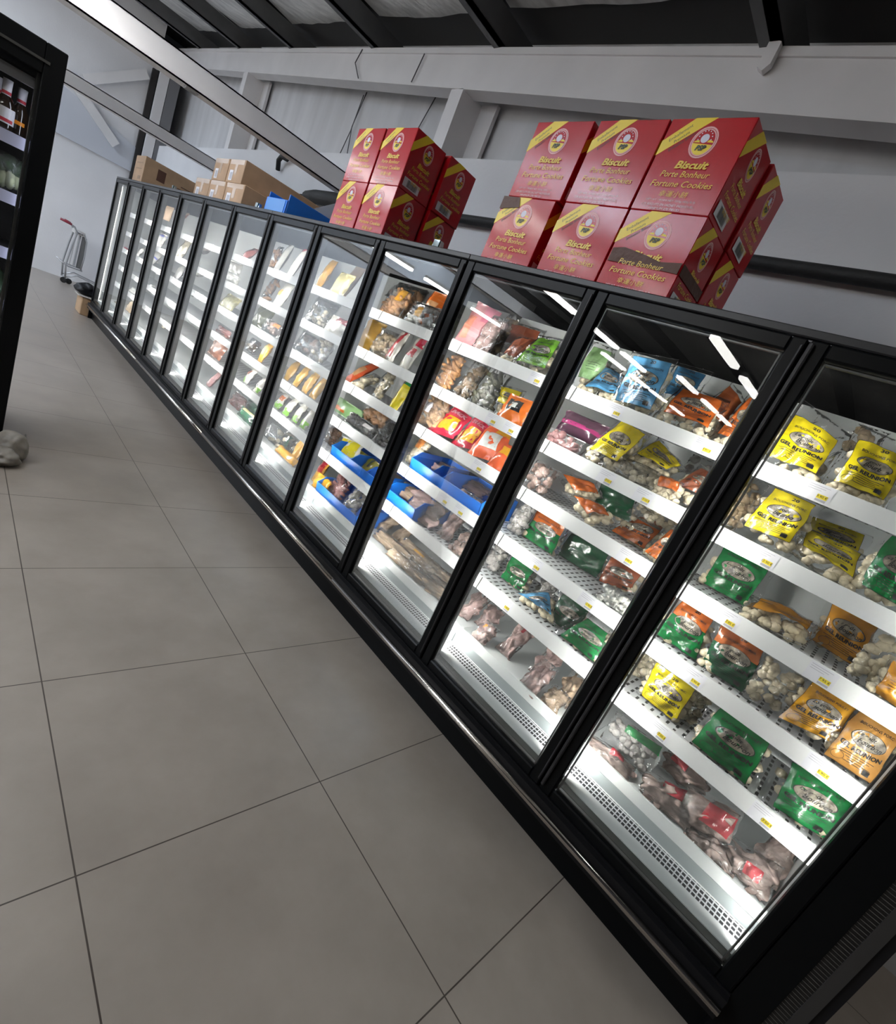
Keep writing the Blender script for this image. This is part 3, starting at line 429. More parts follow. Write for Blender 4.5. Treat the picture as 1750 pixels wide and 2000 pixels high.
# ================================================================== materials used
W = 0.77836                       # pitch of the freezer doors
NDOOR = 13
ROOF = lambda y: 3.724 + .0971*y  # top of the sloping rafter
RAFLOW = lambda y: 3.386 + .0981*y
white_wall = pm('white_wall', (.72,.72,.735), .75, var=.05, vscale=1.2, bump=.15, bscale=30)
white_steel = pm('white_steel', (.73,.72,.725), .5, var=.06, vscale=2)
panel_wall = pm('panel_wall', (.62,.62,.63), .7, var=.12, vscale=3, stretch=(1,1,.15))
black_paint = pm('black_paint', (.0035,.004,.0045), .32, spec=.12)
black_matte = pm('black_matte', (.006,.006,.007), .5, spec=.25)
black_gloss = pm('black_gloss', (.008,.008,.009), .12, spec=.5)
grey_trim = pm('grey_trim', (.026,.026,.028), .4, var=.1, spec=.35)
dark_metal = pm('dark_metal', (.12,.12,.115), .28, metal=.85, var=.25, vscale=3, stretch=(1,1,.3))
silver = pm('silver', (.75,.72,.68), .18, metal=1)
alu = pm('aluminium', (.6,.61,.6), .3, metal=1)
liner_white = pm('liner_white', (.74,.77,.77), .45)
liner_shaded = pm('liner_grey', (.36,.40,.41), .5)
rail_white = pm('rail_white', (.82,.83,.83), .6, var=.03, spec=.3)
shelf_slots = stripes('shelf_slots', (.72,.74,.75), (.03,.03,.03), 1, .034, .32, 0, .052, .6, stagger=True)
grille_holes = stripes('grille_holes', (.62,.64,.66), (.015,.015,.02), 0, .0165, .66, 1, .0165, .74)
glass = thin_clear('door_glass', (.975,.985,.98), .004, .0, .42)
led = emat('led_white', (1.0,.985,.94), LED_W)
tube_glow = emat('tube_white', (1.0,.97,.93), TUBE_W)
paper = pm('paper', (.78,.78,.83), .6)
yellow_sticker = pm('yellow_sticker', (.85,.68,.05), .5)
ink = pm('ink', (.012,.012,.012), .5)
card_brown = pm('card_brown', (.42,.27,.16), .7, var=.15, vscale=5)
card_dark = pm('card_side', (.40,.26,.15), .7, var=.12, vscale=5)
tape = pm('tape', (.62,.46,.34), .12, coat=.6)
blue_bin = pm('blue_bin', (.008,.18,.74), .36, var=.1)
rubber = pm('rubber', (.012,.012,.012), .7, bump=.3, bscale=60)

# ================================================================== floor
def floor_mat():
    m, t, out = nt('porcelain_tiles')
    b = N(t,'ShaderNodeBsdfPrincipled'); L(t, b.outputs[0], out.inputs[0])
    tc = N(t,'ShaderNodeTexCoord')
    br = N(t,'ShaderNodeTexBrick'); br.offset = 0; br.inputs['Scale'].default_value = 1
    br.inputs['Brick Width'].default_value = .75; br.inputs['Row Height'].default_value = .75
    br.inputs['Mortar Size'].default_value = .0022; br.inputs['Mortar Smooth'].default_value = .1
    mp = N(t,'ShaderNodeMapping'); mp.inputs['Location'].default_value = (30.0,30.0,0); L(t, tc.outputs['Object'], mp.inputs[0])
    L(t, mp.outputs[0], br.inputs['Vector'])
    nz = N(t,'ShaderNodeTexNoise'); nz.inputs['Scale'].default_value = 2.6; nz.inputs['Detail'].default_value = 5; nz.inputs['Roughness'].default_value=.6
    L(t, tc.outputs['Object'], nz.inputs['Vector'])
    rp = N(t,'ShaderNodeValToRGB'); rp.color_ramp.elements[0].position=.3; rp.color_ramp.elements[1].position=.72
    rp.color_ramp.elements[0].color=(.232,.201,.172,1); rp.color_ramp.elements[1].color=(.305,.268,.232,1)
    L(t, nz.outputs['Fac'], rp.inputs[0])
    mx = N(t,'ShaderNodeMix',data_type='RGBA'); L(t, br.outputs['Fac'], mx.inputs['Factor']); L(t, rp.outputs[0], mx.inputs['A'])
    mx.inputs['B'].default_value=(.045,.035,.028,1); L(t, mx.outputs['Result'], b.inputs['Base Color'])
    rr = N(t,'ShaderNodeMapRange'); rr.inputs['To Min'].default_value=.28; rr.inputs['To Max'].default_value=.42
    L(t, nz.outputs['Fac'], rr.inputs['Value']); L(t, rr.outputs[0], b.inputs['Roughness'])
    return m
mb = MB(); mb.box((-16,-6,-.1),(3,16,0))
fl = struct('floor', mb, floor_mat())
# the tile grid meets at (-0.6515, 0.541) and is turned half a degree against the freezers
fl.data.transform(Matrix.Translation((.6515,-.541,0))); fl.data.transform(Matrix.Rotation(.009,4,'Z'))
fl.location = (-.6515,.541,0); fl.rotation_euler = (0,0,-.009)

# ================================================================== walls and roof
mb = MB(); mb.box((1.28,-5,0),(1.50,14.2,3.262)); struct('wall_right', mb, white_wall)
mb = MB(); mb.box((1.64,-5,0),(1.74,15.2,6.2)); struct('wall_right_upper', mb, panel_wall)
mb = MB(); mb.box((-15,14.2,0),(1.02,14.4,6.2)); struct('wall_back', mb, white_wall)
mb = MB(); mb.box((-15.2,-6,0),(-15,14.4,5)); struct('wall_left', mb, pm('store_far_goods',(.10,.10,.11),.8,col2=(.03,.03,.035),vscale=1.5))  # unseen store walls, coloured dark to keep the glass reflections dark
mb = MB(); mb.box((-15,-6,0),(3,-5.8,4.2)); struct('wall_front', mb, pm('store_far_goods',(.10,.10,.11),.8))
mb = MB(); mb.prism([(-5.6,ROOF(-5.6)+.26),(15.4,ROOF(15.4)+.26),(15.4,ROOF(15.4)+.34),(-5.6,ROOF(-5.6)+.34)],0,-15,1.8)
struct('ceiling', mb, pm('roof_sheet',(.035,.035,.035),.7))
# rafter: sloping white girder with a bottom flange, and its columns
mb = MB()
Y0,Y1 = -5.0,14.4
mb.prism([(Y0,RAFLOW(Y0)+.012),(Y1,RAFLOW(Y1)+.012),(Y1,ROOF(Y1)-.012),(Y0,ROOF(Y0)-.012)],0,1.31,1.33)
mb.prism([(Y0,RAFLOW(Y0)),(Y1,RAFLOW(Y1)),(Y1,RAFLOW(Y1)+.014),(Y0,RAFLOW(Y0)+.014)],0,1.30,1.45)
mb.prism([(Y0,ROOF(Y0)-.05),(Y1,ROOF(Y1)-.05),(Y1,ROOF(Y1)),(Y0,ROOF(Y0))],0,1.295,1.34)
struct('trim_rafter', mb, white_steel)
for k, yc in enumerate((4.80,10.20,-.6)):
    mb = MB(); zt = RAFLOW(yc)
    mb.box((1.30,yc-.085,0),(1.315,yc+.085,zt)); mb.box((1.315,yc-.085,0),(1.56,yc-.07,zt+.02)); mb.box((1.56,yc-.30,0),(1.60,yc-.06,zt+.02))
    struct('column_%d'%(k+1), mb, white_steel)
mb = MB(); mb.box((1.04,14.0,0),(1.20,14.1,4.95)); struct('trim_1', mb, white_steel)
mb = MB(); mb.box((1.21,14.0,0),(1.4,14.05,4.9)); struct('trim_2', mb, pm('grey_steel',(.17,.17,.18),.6))
mb = MB(); mb.box((.93,14.12,0),(1.03,14.19,4.5)); o = mb.build('downpipe', pm('pipe_dark',(.016,.013,.013),.5)); tag(o,'dark vertical pipe in the far corner of the room','pipe')  # dark upright bar at the corner
# braces on the far wall
def bar(p, q, w, h, mb):
    p, q = Vector(p), Vector(q); d = (q-p).normalized(); up = Vector((0,1,0)); s = d.cross(up).normalized()
    vs = []
    for c in (p,q):
        for a,b in ((-1,-1),(1,-1),(1,1),(-1,1)): vs.append(c + s*a*w/2 + up*b*h/2)
    mb.add(vs,[(0,3,2,1),(4,5,6,7),(0,1,5,4),(1,2,6,5),(2,3,7,6),(3,0,4,7)])
for nm,lab,p,q in (('brace','sloping white steel brace high on the far wall',(-.05,14.1,3.62),(.86,14.1,4.33)),('brace','white steel brace falling behind the far cross beam',(-.35,14.1,3.6),(.60,14.1,2.86))):
    mb = MB(); bar(p,q,.16,.06,mb); o = mb.build(nm, white_steel); tag(o,lab,'brace')
mb = MB(); mb.prism([(-1.5,2.55),(1.0,2.55),(1.0,3.0),(-1.5,3.66)],1,14.15,14.2); struct('trim_3', mb, pm('wall_shade_panel',(.55,.57,.62),.6))  # blue-grey panel with a sloping top on the far wall
# roof purlins and the sagging foil between them
PUR = [-2.3,-.2,2.06,4.40,6.47,8.68,10.70,12.8]
foil = pm('foil', (.70,.70,.68), .42, metal=.55, bump=1.0, bscale=9, var=.25, vscale=4, stretch=(1,2.2,1))
purl = pm('purlin_grey', (.075,.077,.08), .55, var=.1)
for k, y in enumerate(PUR):
    mb = MB(); z = ROOF(y)
    mb.box((-15,y-.035,z),(1.62,y+.035,z+.2)); mb.box((-15,y-.035,z),(1.62,y+.10,z+.006))
    struct('purlin_%d'%(k+1), mb, purl)
for k in range(len(PUR)-1):
    a, b = PUR[k]+.04, PUR[k+1]-.04; ny = 14; nx = 40; vs = []; fs = []
    for i in range(nx+1):
        x = -15 + 16.2*i/nx
        for j in range(ny+1):
            t = j/ny; y = a+(b-a)*t
            edge = max(0,(x-.6)/.6)
            z = ROOF(y)+.22 - .14*math.sin(math.pi*t)**.8*(1-.8*edge) + .02*mnoise.noise((x*2.0,y*3.2,k))
            vs.append((x,y,z))
    for i in range(nx):
        for j in range(ny): q=i*(ny+1)+j; fs.append((q,q+1,q+ny+2,q+ny+1))
    mb = MB(); mb.add(vs,fs); struct('ceiling_foil_%d'%(k+1), mb, foil, smooth=True)
# cross beams under the roof
for nm,lab,y,z0,z1 in (('cross_beam','nearer white cross beam running to the right wall',6.0,2.81,3.005),('cross_beam','farther white cross beam ending behind the brown cartons',10.0,2.845,3.01)):
    mb = MB(); mb.box((-12,y,z0),(1.28,y+.012,z1)); mb.box((-12,y,z0),(1.28,y+.16,z0+.012)); mb.box((-12,y,z1-.012),(1.28,y+.16,z1))
    o = mb.build(nm, white_steel); tag(o,lab,'beam','white cross beams under the roof')
mb = MB(); mb.box((-.42,6.02,2.794),(-.32,6.10,2.812)); o = mb.build('clip_bracket', alu); tag(o,'tiny bright metal clip under the nearer cross beam','clip')
# unseen glowing roof sheets, shaped for box glare and far-wall light; ceiling tubes
for k,(xa,xb,ya,yb) in enumerate(((-4.1,-3.1,3.7,5.5),(-5.9,-4.1,11.0,13.9),(-7.1,-6.4,5.2,6.3),(-9.6,-8.3,10.4,13.9))):
    mb = MB(); mb.prism([(ya,ROOF(ya)-.06),(yb,ROOF(yb)-.06),(yb,ROOF(yb)-.02),(ya,ROOF(ya)-.02)],0,xa,xb); struct('window_%d'%(k+1), mb, emat('daylight',(.72,.84,1.0),DAY_W))
housing = pm('lamp_housing',(.7,.7,.7),.4)
proto = None
for y, x0s in ((2.55,(-2.45,-3.80,-5.32)),(3.87,(-1.15,-6.65,-8.2,-9.45)),(4.75,(-3.35,-4.85,-6.15)),(5.45,(-1.0,-6.75,-8.15,-9.4,-10.9)),(6.9,(-4.72,-6.2,-8.3,-11.7)),(8.9,(-3.5,-4.95,-6.5)),(11.0,(-2.4,-3.9,-5.4)),(-2.2,(.9,))):  # lone lamp of the last row added to light the floor beyond the freezers
    for i, x in enumerate(x0s):
        if proto is None:
            t = empty('tube_lamp',(x,y,3.06),'ceiling tube lamp hanging out of the picture, mirrored in the freezer glass','lamp','ceiling tube lamps')
            b = MB(); b.box((x-1.08,y-.035,3.03),(x,y+.035,3.08)); b.build('housing',housing,t)
            b = MB(); b.box((x-1.06,y-.05,2.985),(x-.01,y+.05,3.03)); b.build('diffuser',tube_glow,t)
            proto = t
        else:
            copy_tree(proto,(x,y,3.06))

# ================================================================== freezer cases
ZS = [1.702,1.440,1.196,.945,.695,.402]
CASES = [(1,3),(4,6),(7,9),(10,13)]
CLAB = ['three-door black glass freezer nearest the camera','three-door black glass freezer under the far red boxes','three-door black glass freezer under the taped brown cartons','four-door black glass freezer at the far end of the row']
XB = .74
case_roots = []
for ci,(a,b) in enumerate(CASES):
    y0,y1 = (a-1)*W, b*W
    c = empty('glass_door_freezer',(0,(y0+y1)/2,0),CLAB[ci],'freezer','row of black glass-door freezers'); case_roots.append(c)
    m = MB(); m.box((.02,y0,2.064),(.95,y1,2.086)); m.box((.9,y0,.1),(.95,y1,2.064)); m.box((.05,y0,0),(.95,y1,.15)); m.box((.0,y0,.15),(.95,y1,.243))
    if ci == 0: m.box((.0,-.085,.0),(.95,0,2.09))
    if ci == 3: m.box((.0,y1,.0),(.95,y1+.03,2.09))
    m.build('cabinet_body', black_paint, c)
    m = MB(); m.box((XB,y0,.25),(XB+.02,y1,2.05))
    if ci == 0: m.box((.05,.0,.25),(XB,.018,2.05))
    if ci == 3: m.box((.05,y1-.018,.25),(XB,y1,2.05))
    m.build('inner_liner', liner_white, c)
    m = MB(); m.box((.03,y0,2.045),(XB,y1,2.064)); m.build('inner_canopy', pm('canopy_black',(.003,.003,.003),.8,spec=.0), c)
    m = MB(); m.box((-.004,y0-(.17 if ci==0 else 0),2.090),(.022,y1,2.117)); m.build('header_trim', grey_trim, c, bevel=.004)
    m = MB(); m.box((-.034,y0,.155),(.0,y1,.236)); m.box((-.01,y0,.236),(.0,y1,.243)); m.build('bumper_base', black_matte, c)
    m = MB(); m.tube([(-.045,y0+.002,.197),(-.045,y1-.002,.197)],.0145,10); m.build('bumper_rail', silver, c, smooth=True)
    if ci == 0:
        m = MB(); m.box((.004,-.118,.1),(.5,-.085,2.09)); m.build('ribbed_gasket', stripes('ribs',(.004,.004,.004),(.11,.105,.10),2,.0125,.14), c)
        m = MB(); m.box((.0,-.148,.1),(.3,-.118,2.09)); m.build('end_strip', pm('end_strip_grey',(.03,.029,.028),.4), c)
        m = MB(); m.box((.01,-.172,.0),(.9,-.148,2.09)); m.build('end_panel', black_matte, c)
    # mullions with the light strips behind them
    for k in range(a-1, b+1):
        if True:
            y = k*W; ya, yb = max(y0, y-.024), min(y1, y+.024)
            if k == 0: yb = .034
            if k == NDOOR: ya = y-.034
            m = MB(); m.box((.034,ya,.25),(.056,yb,2.045)); (ya < y-.01 or k == 0) and m.box((.056,ya,.25),(.0775,ya+.005,2.045)); (yb > y+.01 or k == NDOOR) and m.box((.056,yb-.005,.25),(.0775,yb,2.045)); m.build('mullion', dark_metal, c)
            yc_ = min(max(y, ya+.0045), yb-.0045) if 0<k<NDOOR else (ya+yb)/2
            m = MB(); m.box((.057,yc_-.004,.30),(.077,yc_+.004,2.02)); m.build('light_strip', led, c)
    for d in range(a, b+1):
        ys, ye = (d-1)*W+.004, d*W-.004
        # door
        dr = empty('door',(0,(ys+ye)/2-c.location.y,1.15)); dr.parent = c
        m = MB(); za, zb = .243, 2.087
        m.box((-.006,ys,za),(.03,ys+.046,zb)); m.box((-.006,ye-.052,za),(.03,ye,zb)); m.box((-.006,ys+.046,za),(.03,ye-.052,za+.042)); m.box((-.006,ys+.046,zb-.046),(.03,ye-.052,zb))
        m.build('door_frame', black_paint, dr, bevel=.005)
        gy0,gy1,gz0,gz1 = ys+.046,ye-.052,za+.042,zb-.046
        m = MB(); m.box((.006,gy0,gz0),(.011,gy1,gz1)); m.build('glass_pane', glass, dr)
        m = MB(); i = .007; t = .005
        for A,B in (((gy0+i,gz0+i),(gy0+i+t,gz1-i)),((gy1-i-t,gz0+i),(gy1-i,gz1-i)),((gy0+i,gz0+i),(gy1-i,gz0+i+t)),((gy0+i,gz1-i-t),(gy1-i,gz1-i))):
            m.box((.012,A[0],A[1]),(.026,B[0],B[1]))
        m.build('glass_spacer', pm('spacer_grey',(.10,.10,.10),.35,metal=.6), dr)
        m = MB()
        if d == 1: m.box((-.024,ye-.016,za+.03),(-.006,ye-.002,zb-.012))
        else: m.box((-.014,ys+.002,za+.03),(-.006,ys+.012,zb-.02))
        m.build('handle_strip', grey_trim, dr, bevel=.004)
        # five shelves
        for s in range(5):
            z = ZS[s]
            sh = MB(); sh.box((.19,ys-.003,z-.014),(.70,ye+.003,z)); so = sh.build('shelf', shelf_slots, c)
            m = MB(); m.prism([(.166,z-.036),(.176,z-.036),(.19,z-.008),(.19,z+.025),(.178,z+.025)],1,ys-.001,ye-.002); m.build('price_rail', rail_white, so)
            for (ld,ls,ly) in LABELS:
                if ld == d and ls == s+1:
                    m = MB(); e = .0006
                    def pl(h): u=(h+.036)/.061; return .166+.012*u - .0012
                    def q(ya,yb,h0,h1,mi):
                        m.mi = mi; m.add([(pl(h0)-e*(mi>0),ya,z+h0),(pl(h0)-e*(mi>0),yb,z+h0),(pl(h1)-e*(mi>0),yb,z+h1),(pl(h1)-e*(mi>0),ya,z+h1)],[(0,1,2,3)])
                    q(ly-.035,ly+.045,-.034,.022,0); q(ly-.026,ly+.004,-.022,-.008,1); q(ly-.026,ly+.004,-.031,-.024,3)
                    for r_ in range(3): q(ly-.02+.01*r_,ly+.04,.015-.007*r_,.0165-.007*r_,3)
                    tv, tf = text2d(['12,90 €','7,95 €','5,90 €','17,50 €','9,90 €'][(ld*3+ls)%5])
                    m.mi = 2; hh=.010
                    m.add([(pl(-.015)-.0012,ly-.011-p[0]*hh,z-.015+p[1]*hh) for p in tv],tf)
                    m.build('price_label',[paper,yellow_sticker,ink,pm('fine_print',(.45,.45,.5),.6)],so)
        m = MB(); m.box((.195,ys-.003,.388),(.735,ye+.003,.402)); m.box((.188,ys-.003,.375),(.198,ye+.003,.424)); m.build('deck_tray', liner_white, c)
        m = MB(); m.box((.186,ys-.003,.30),(.194,ye+.003,.374)); m.build('tray_step', liner_shaded, c)  # grey colour stands for the shadow strip below the tray lip
        gr = MB(); gr.prism([(.10,.308),(.168,.328),(.168,.332),(.10,.312)],1,ys+.035,ye-.03); gr.build('air_grille', grille_holes, c)
        m = MB(); m.prism([(.058,.292),(.19,.322),(.19,.327),(.058,.308)],1,ys-.003,ye+.003); m.build('sill_plate', liner_white, c)
        m = MB(); m.prism([(.031,.284),(.057,.288),(.057,.304),(.031,.296)],1,ys-.003,ye+.003); m.build('sill_strip', pm('sill_dark',(.035,.04,.037),.35), c)  # dark colour stands for shadow and reflection along the sill

# ================================================================== red biscuit boxes on the freezers
red_card = None
def red_mat():
    m = pm('red_carton',(.45,.005,.012),.45,coat=.6,var=.04,spec=.06)
    t = m.node_tree; b = [n for n in t.nodes if n.type=='BSDF_PRINCIPLED'][0]
    tc = [n for n in t.nodes if n.type=='TEX_COORD'][0]
    wv = N(t,'ShaderNodeTexWave'); wv.bands_direction='Y'; wv.inputs['Scale'].default_value=60; wv.inputs['Distortion'].default_value=.4
    L(t, tc.outputs['Object'], wv.inputs['Vector'])
    nz = N(t,'ShaderNodeTexNoise'); nz.inputs['Scale'].default_value=5; L(t, tc.outputs['Object'], nz.inputs['Vector'])
    ad = N(t,'ShaderNodeMath',operation='MULTIPLY_ADD'); ad.inputs[1].default_value=.12; L(t, wv.outputs['Fac'], ad.inputs[0]); L(t, nz.outputs['Fac'], ad.inputs[2])
    bp = N(t,'ShaderNodeBump'); bp.inputs['Strength'].default_value=.10; bp.inputs['Distance'].default_value=.02; L(t, ad.outputs[0], bp.inputs['Height'])
    L(t, bp.outputs[0], b.inputs['Normal']); L(t, bp.outputs[0], b.inputs['Coat Normal']); b.inputs['Coat Roughness'].default_value=.13
    return m
red_card = red_mat()
gold_ink = pm('gold_ink',(.80,.52,.03),.4); band_yellow = pm('band_yellow',(.85,.62,.01),.4)
pink_ink = pm('pink_ink',(.78,.42,.42),.45); pale_ink = pm('pale_ink',(.72,.70,.80),.45); green_ink = pm('green_ink',(.006,.02,.008),.5)
white_ink = pm('white_ink',(.75,.62,.62),.5)
def art(mb, place, w, h, small=False):
    """art laid out on a w x h panel; place(s,t,layer) gives the point; s from the left, t from the bottom, metres"""
    lay = [0]
    def poly(pts, mi):
        lay[0] += 1; mb.mi = mi; mb.add([place(s,t,lay[0]) for s,t in pts],[tuple(range(len(pts)))])
    def ell(cx,cy,rx,ry,mi,n=28,a0=0,a1=2*math.pi): poly([(cx+rx*math.cos(a0+(a1-a0)*k/n),cy+ry*math.sin(a0+(a1-a0)*k/n)) for k in range(n)],mi)
    def txt(body,cx,cy,hh,mi,bold=0,shear=0,maxw=None,rot=0):
        v,f = text2d(body,bold,shear); lay[0]+=1
        if not len(v): return
        ww=(v[:,0].max()-v[:,0].min())*hh; k=hh; kx=hh if not maxw else hh*maxw/ww
        c,s_=math.cos(rot),math.sin(rot); mb.mi=mi
        mb.add([place(cx+p[0]*kx*c-p[1]*k*s_,cy+p[0]*kx*s_+p[1]*k*c,lay[0]) for p in v],f)
    # materials: 0 band 1 gold 2 pink 3 red 4 pale 5 green 6 white 7 ink
    poly([(0,h*.60),(0,h*.76),(w*.30,h),(w*.56,h)],0)
    if not small:
        ang=math.atan2(h*.24,w*.30)
        for k,(b_,L_) in enumerate((('Emballement',.34),('Premium',.22),('Emballés Blister',.40))):
            txt(b_,w*(.19+.035*k),h*(.845-.045*k),.011,7,0,.2,w*L_*.8,ang)
    cx,cy,rx,ry = w*.52,h*.745,w*.155,h*.165
    ell(cx,cy,rx,ry,2); ell(cx,cy,rx*.90,ry*.90,3); ell(cx,cy,rx*.87,ry*.87,2); ell(cx,cy,rx*.78,ry*.80,3)
    ell(cx,cy-.0,rx*.78,ry*.80,0,20,math.pi+.05,2*math.pi-.05); ell(cx-rx*.38,cy-ry*.02,rx*.38,ry*.16,0,16,0,math.pi); ell(cx+rx*.38,cy-ry*.02,rx*.38,ry*.16,0,16,0,math.pi)
    ell(cx,cy+ry*.22,rx*.36,ry*.33,3); ell(cx,cy+ry*.24,rx*.31,ry*.28,4)
    for k in range(9):
        a=math.radians(-10+200*k/8); ell(cx+rx*.50*math.cos(a),cy+ry*.24+ry*.48*math.sin(a),rx*.05,ry*.045,4,5)
    txt('PSP',cx,cy-ry*.36,h*.058,5,.045,.3)
    txt('Biscuit',w*.52,h*.505,h*.085,1,.035,.25,w*.40)
    txt('Porte Bonheur',w*.49,h*.405,h*.066,1,0,.22,w*.60)
    txt('Fortune Cookies',w*.50,h*.30,h*.068,1,.004,.22,w*.76)
    txt('幸運小餅',w*.47,h*.19,h*.068,1,0,.1,w*.36)
    if not small:
        txt('NET WT. / POIDS NET: 1215g (405g X 3)',w*.47,h*.115,h*.026,6,0,.1,w*.62)
        txt('270 BISCUITS EN SACHET INDIVIDUEL',w*.46,h*.068,h*.026,6,0,.1,w*.66)
        txt('MINIMUM 270 PIECES',w*.44,h*.026,h*.024,6,0,.1,w*.40)
ARTM = [band_yellow,gold_ink,pink_ink,red_card,pale_ink,green_ink,white_ink,ink]
BW,BH,BD = .318,.325,.245
def biscuit_box(x,y,z,label):
    r = empty('biscuit_box',(x,y,z),label,'biscuit box','red biscuit boxes on the freezers')
    m = MB(); m.box((x,y,z),(x+BD,y+BW,z+BH)); m.build('carton',red_card,r,bevel=.003)
    m = MB(); art(m,lambda s,t,l:(x-.0006-.00012*l,y+BW-s,z+t),BW,BH); m.build('front_print',ARTM,r)
    m = MB(); art(m,lambda s,t,l:(x+s,y-.0006-.00012*l,z+t),BD,BH,True); m.build('side_print',ARTM,r)
    m = MB(); m.mi=0; m.add([(x+.02,y-.003,z+.02),(x+.15,y-.003,z+.02),(x+.15,y-.003,z+.07),(x+.02,y-.003,z+.07)],[(0,1,2,3)])
    rnd = random.Random(3); u=.05
    while u<.13:
        w_=rnd.choice((.001,.002,.003)); m.mi=1; m.add([(x+u,y-.0034,z+.026),(x+u+w_,y-.0034,z+.026),(x+u+w_,y-.0034,z+.064),(x+u,y-.0034,z+.064)],[(0,1,2,3)]); u+=w_+rnd.choice((.0012,.002))
    m.build('barcode_label',[paper,ink],r)
    return r
ZT = 2.0875
bx = biscuit_box(.03,1.292,ZT+BH+.001,'red biscuit box, upper right of the near stack, barcode side showing')
def more(x,y,z,lab,rot=0,scale=None):
    c = copy_tree(bx,(x,y,z)); c['label'] = lab; c.rotation_euler=(0,0,rot)
    if scale: c.scale = scale
    return c
more(.03,1.618,ZT+BH+.001,'red biscuit box in the middle of the near stack, top row')
more(.03,1.965,ZT+BH+.001,'red biscuit box overhanging a gap, upper left of the near stack')
more(.03,1.290,ZT,'red biscuit box with torn brown tape across its lettering')
more(.03,1.615,ZT,'red biscuit box in the bottom row beside the taped one')
more(.03,1.985,ZT,'red biscuit box with a torn taped corner beside the bare gap')
more(.285,1.280,ZT+BH+.001,'red biscuit box behind the upper right front box')
more(.285,1.284,ZT,'red biscuit box behind the taped bottom box')
more(.05,3.222,ZT+BH+.001,'red biscuit box with barcode side, top right of the far stack')
more(.05,3.558,ZT+BH+.001,'red biscuit box, top left of the far stack')
more(.05,3.222,ZT,'red biscuit box, bottom right of the far stack')
more(.05,3.556,ZT,'red biscuit box, bottom left of the far stack beside the blue bin')
more(.31,3.185,ZT+BH+.001,'red biscuit box behind the top right box of the far stack')
more(.31,3.195,ZT,'red biscuit box behind the bottom right box of the far stack')
# brown tape remnants
brown_tape = pm('brown_tape',(.10,.045,.03),.4,spec=.15,bump=.4,bscale=30)
b3 = [o for o in bpy.data.objects if o.get('label','').startswith('red biscuit box with torn brown tape')][0]
m = MB(); z = ZT+.155; m.add([(.0265,1.295,z-.035),(.0265,1.45,z-.03),(.0265,1.60,z-.03),(.0265,1.60,z+.02),(.0265,1.55,z+.028),(.0265,1.45,z+.012),(.0265,1.38,z-.004),(.0265,1.295,z+.005)],[(0,1,2,3,4,5,6,7)])
m.add([(.03,1.2865,z-.035),(.275,1.2865,z-.035),(.275,1.2865,z+.005),(.03,1.2865,z+.005)],[(0,1,2,3)])
m.build('tape_strip',brown_tape,b3)
b1 = [o for o in bpy.data.objects if o.get('label','').startswith('red biscuit box with a torn taped corner')][0]
m = MB(); z = ZT+BH; m.add([(.0265,2.18,z-.045),(.0265,2.303,z-.06),(.0265,2.303,z-.002),(.0265,2.20,z-.002)],[(0,1,2,3)]); m.build('tape_strip',brown_tape,b1)

# ================================================================== cartons, bin and pipes on top of the far freezers
def carton(x,y,z,w,d,h,label,marks):
    r = empty('cardboard_carton',(x,y,z),label,'cardboard box','brown cartons on top of the freezers')
    m = MB(); m.box((x,y,z),(x+d,y+w,z+h)); m.build('carton',card_brown,r,bevel=.004)
    m = MB()
    if marks=='tape':
        m.box((x-.0015,y+.02,z+h*.78),(x-.0005,y+w-.02,z+h-.003)); m.box((x-.0015,y+w*.42,z+h*.35),(x-.0005,y+w*.58,z+h*.78)); m.build('packing_tape',tape,r)
        m = MB(); m.box((x-.002,y+w*.62,z+.02),(x-.0016,y+w*.85,z+.11)); m.mi=1; m.box((x-.003,y+w*.66,z+.03),(x-.0021,y+w*.80,z+.09)); m.build('shipping_label',[paper,pm('fine_print',(.45,.45,.5),.6)],r)
    else:
        m.box((x+.16,y-.002,z+h*.42),(x+.26,y-.0005,z+h*.80)); m.build('printed_square',pm('brown_print',(.09,.035,.02),.6),r); m = MB(); m.box((x+.42,y-.002,z+h*.5),(x+.66,y-.0005,z+h*.53)); m.box((x+.46,y-.002,z+h*.6),(x+.62,y-.0005,z+h*.63)); m.box((x+.44,y-.002,z+h*.35),(x+.6,y-.0005,z+h*.37)); m.build('printed_lines',pm('brown_print',(.09,.035,.02),.6),r)
        m = MB(); m.box((x-.002,y+w*.2,z+h*.55),(x-.0005,y+w*.8,z+h*.58)); m.box((x-.002,y+w*.2,z+h*.75),(x-.0005,y+w*.8,z+h*.78)); m.box((x-.002,y+w*.2,z+h*.2),(x-.0005,y+w*.45,z+h*.32)); m.build('faint_print',pm('tan_print',(.26,.16,.09),.6),r)
    return r
carton(.06,9.05,ZT,.50,.80,.37,'long brown carton with a printed square at the far end','print')
carton(.04,5.47,ZT,.44,.85,.20,'right-hand brown taped carton of the bottom row','tape')
carton(.04,5.93,ZT,.42,.85,.20,'middle brown taped carton of the bottom row','tape')
carton(.04,6.36,ZT,.43,.85,.20,'left-hand brown taped carton of the bottom row','tape')
carton(.05,5.62,ZT+.202,.38,.85,.205,'right-hand brown taped carton of the top pair','tape')
carton(.05,6.02,ZT+.202,.37,.85,.205,'left-hand brown taped carton of the top pair','tape')
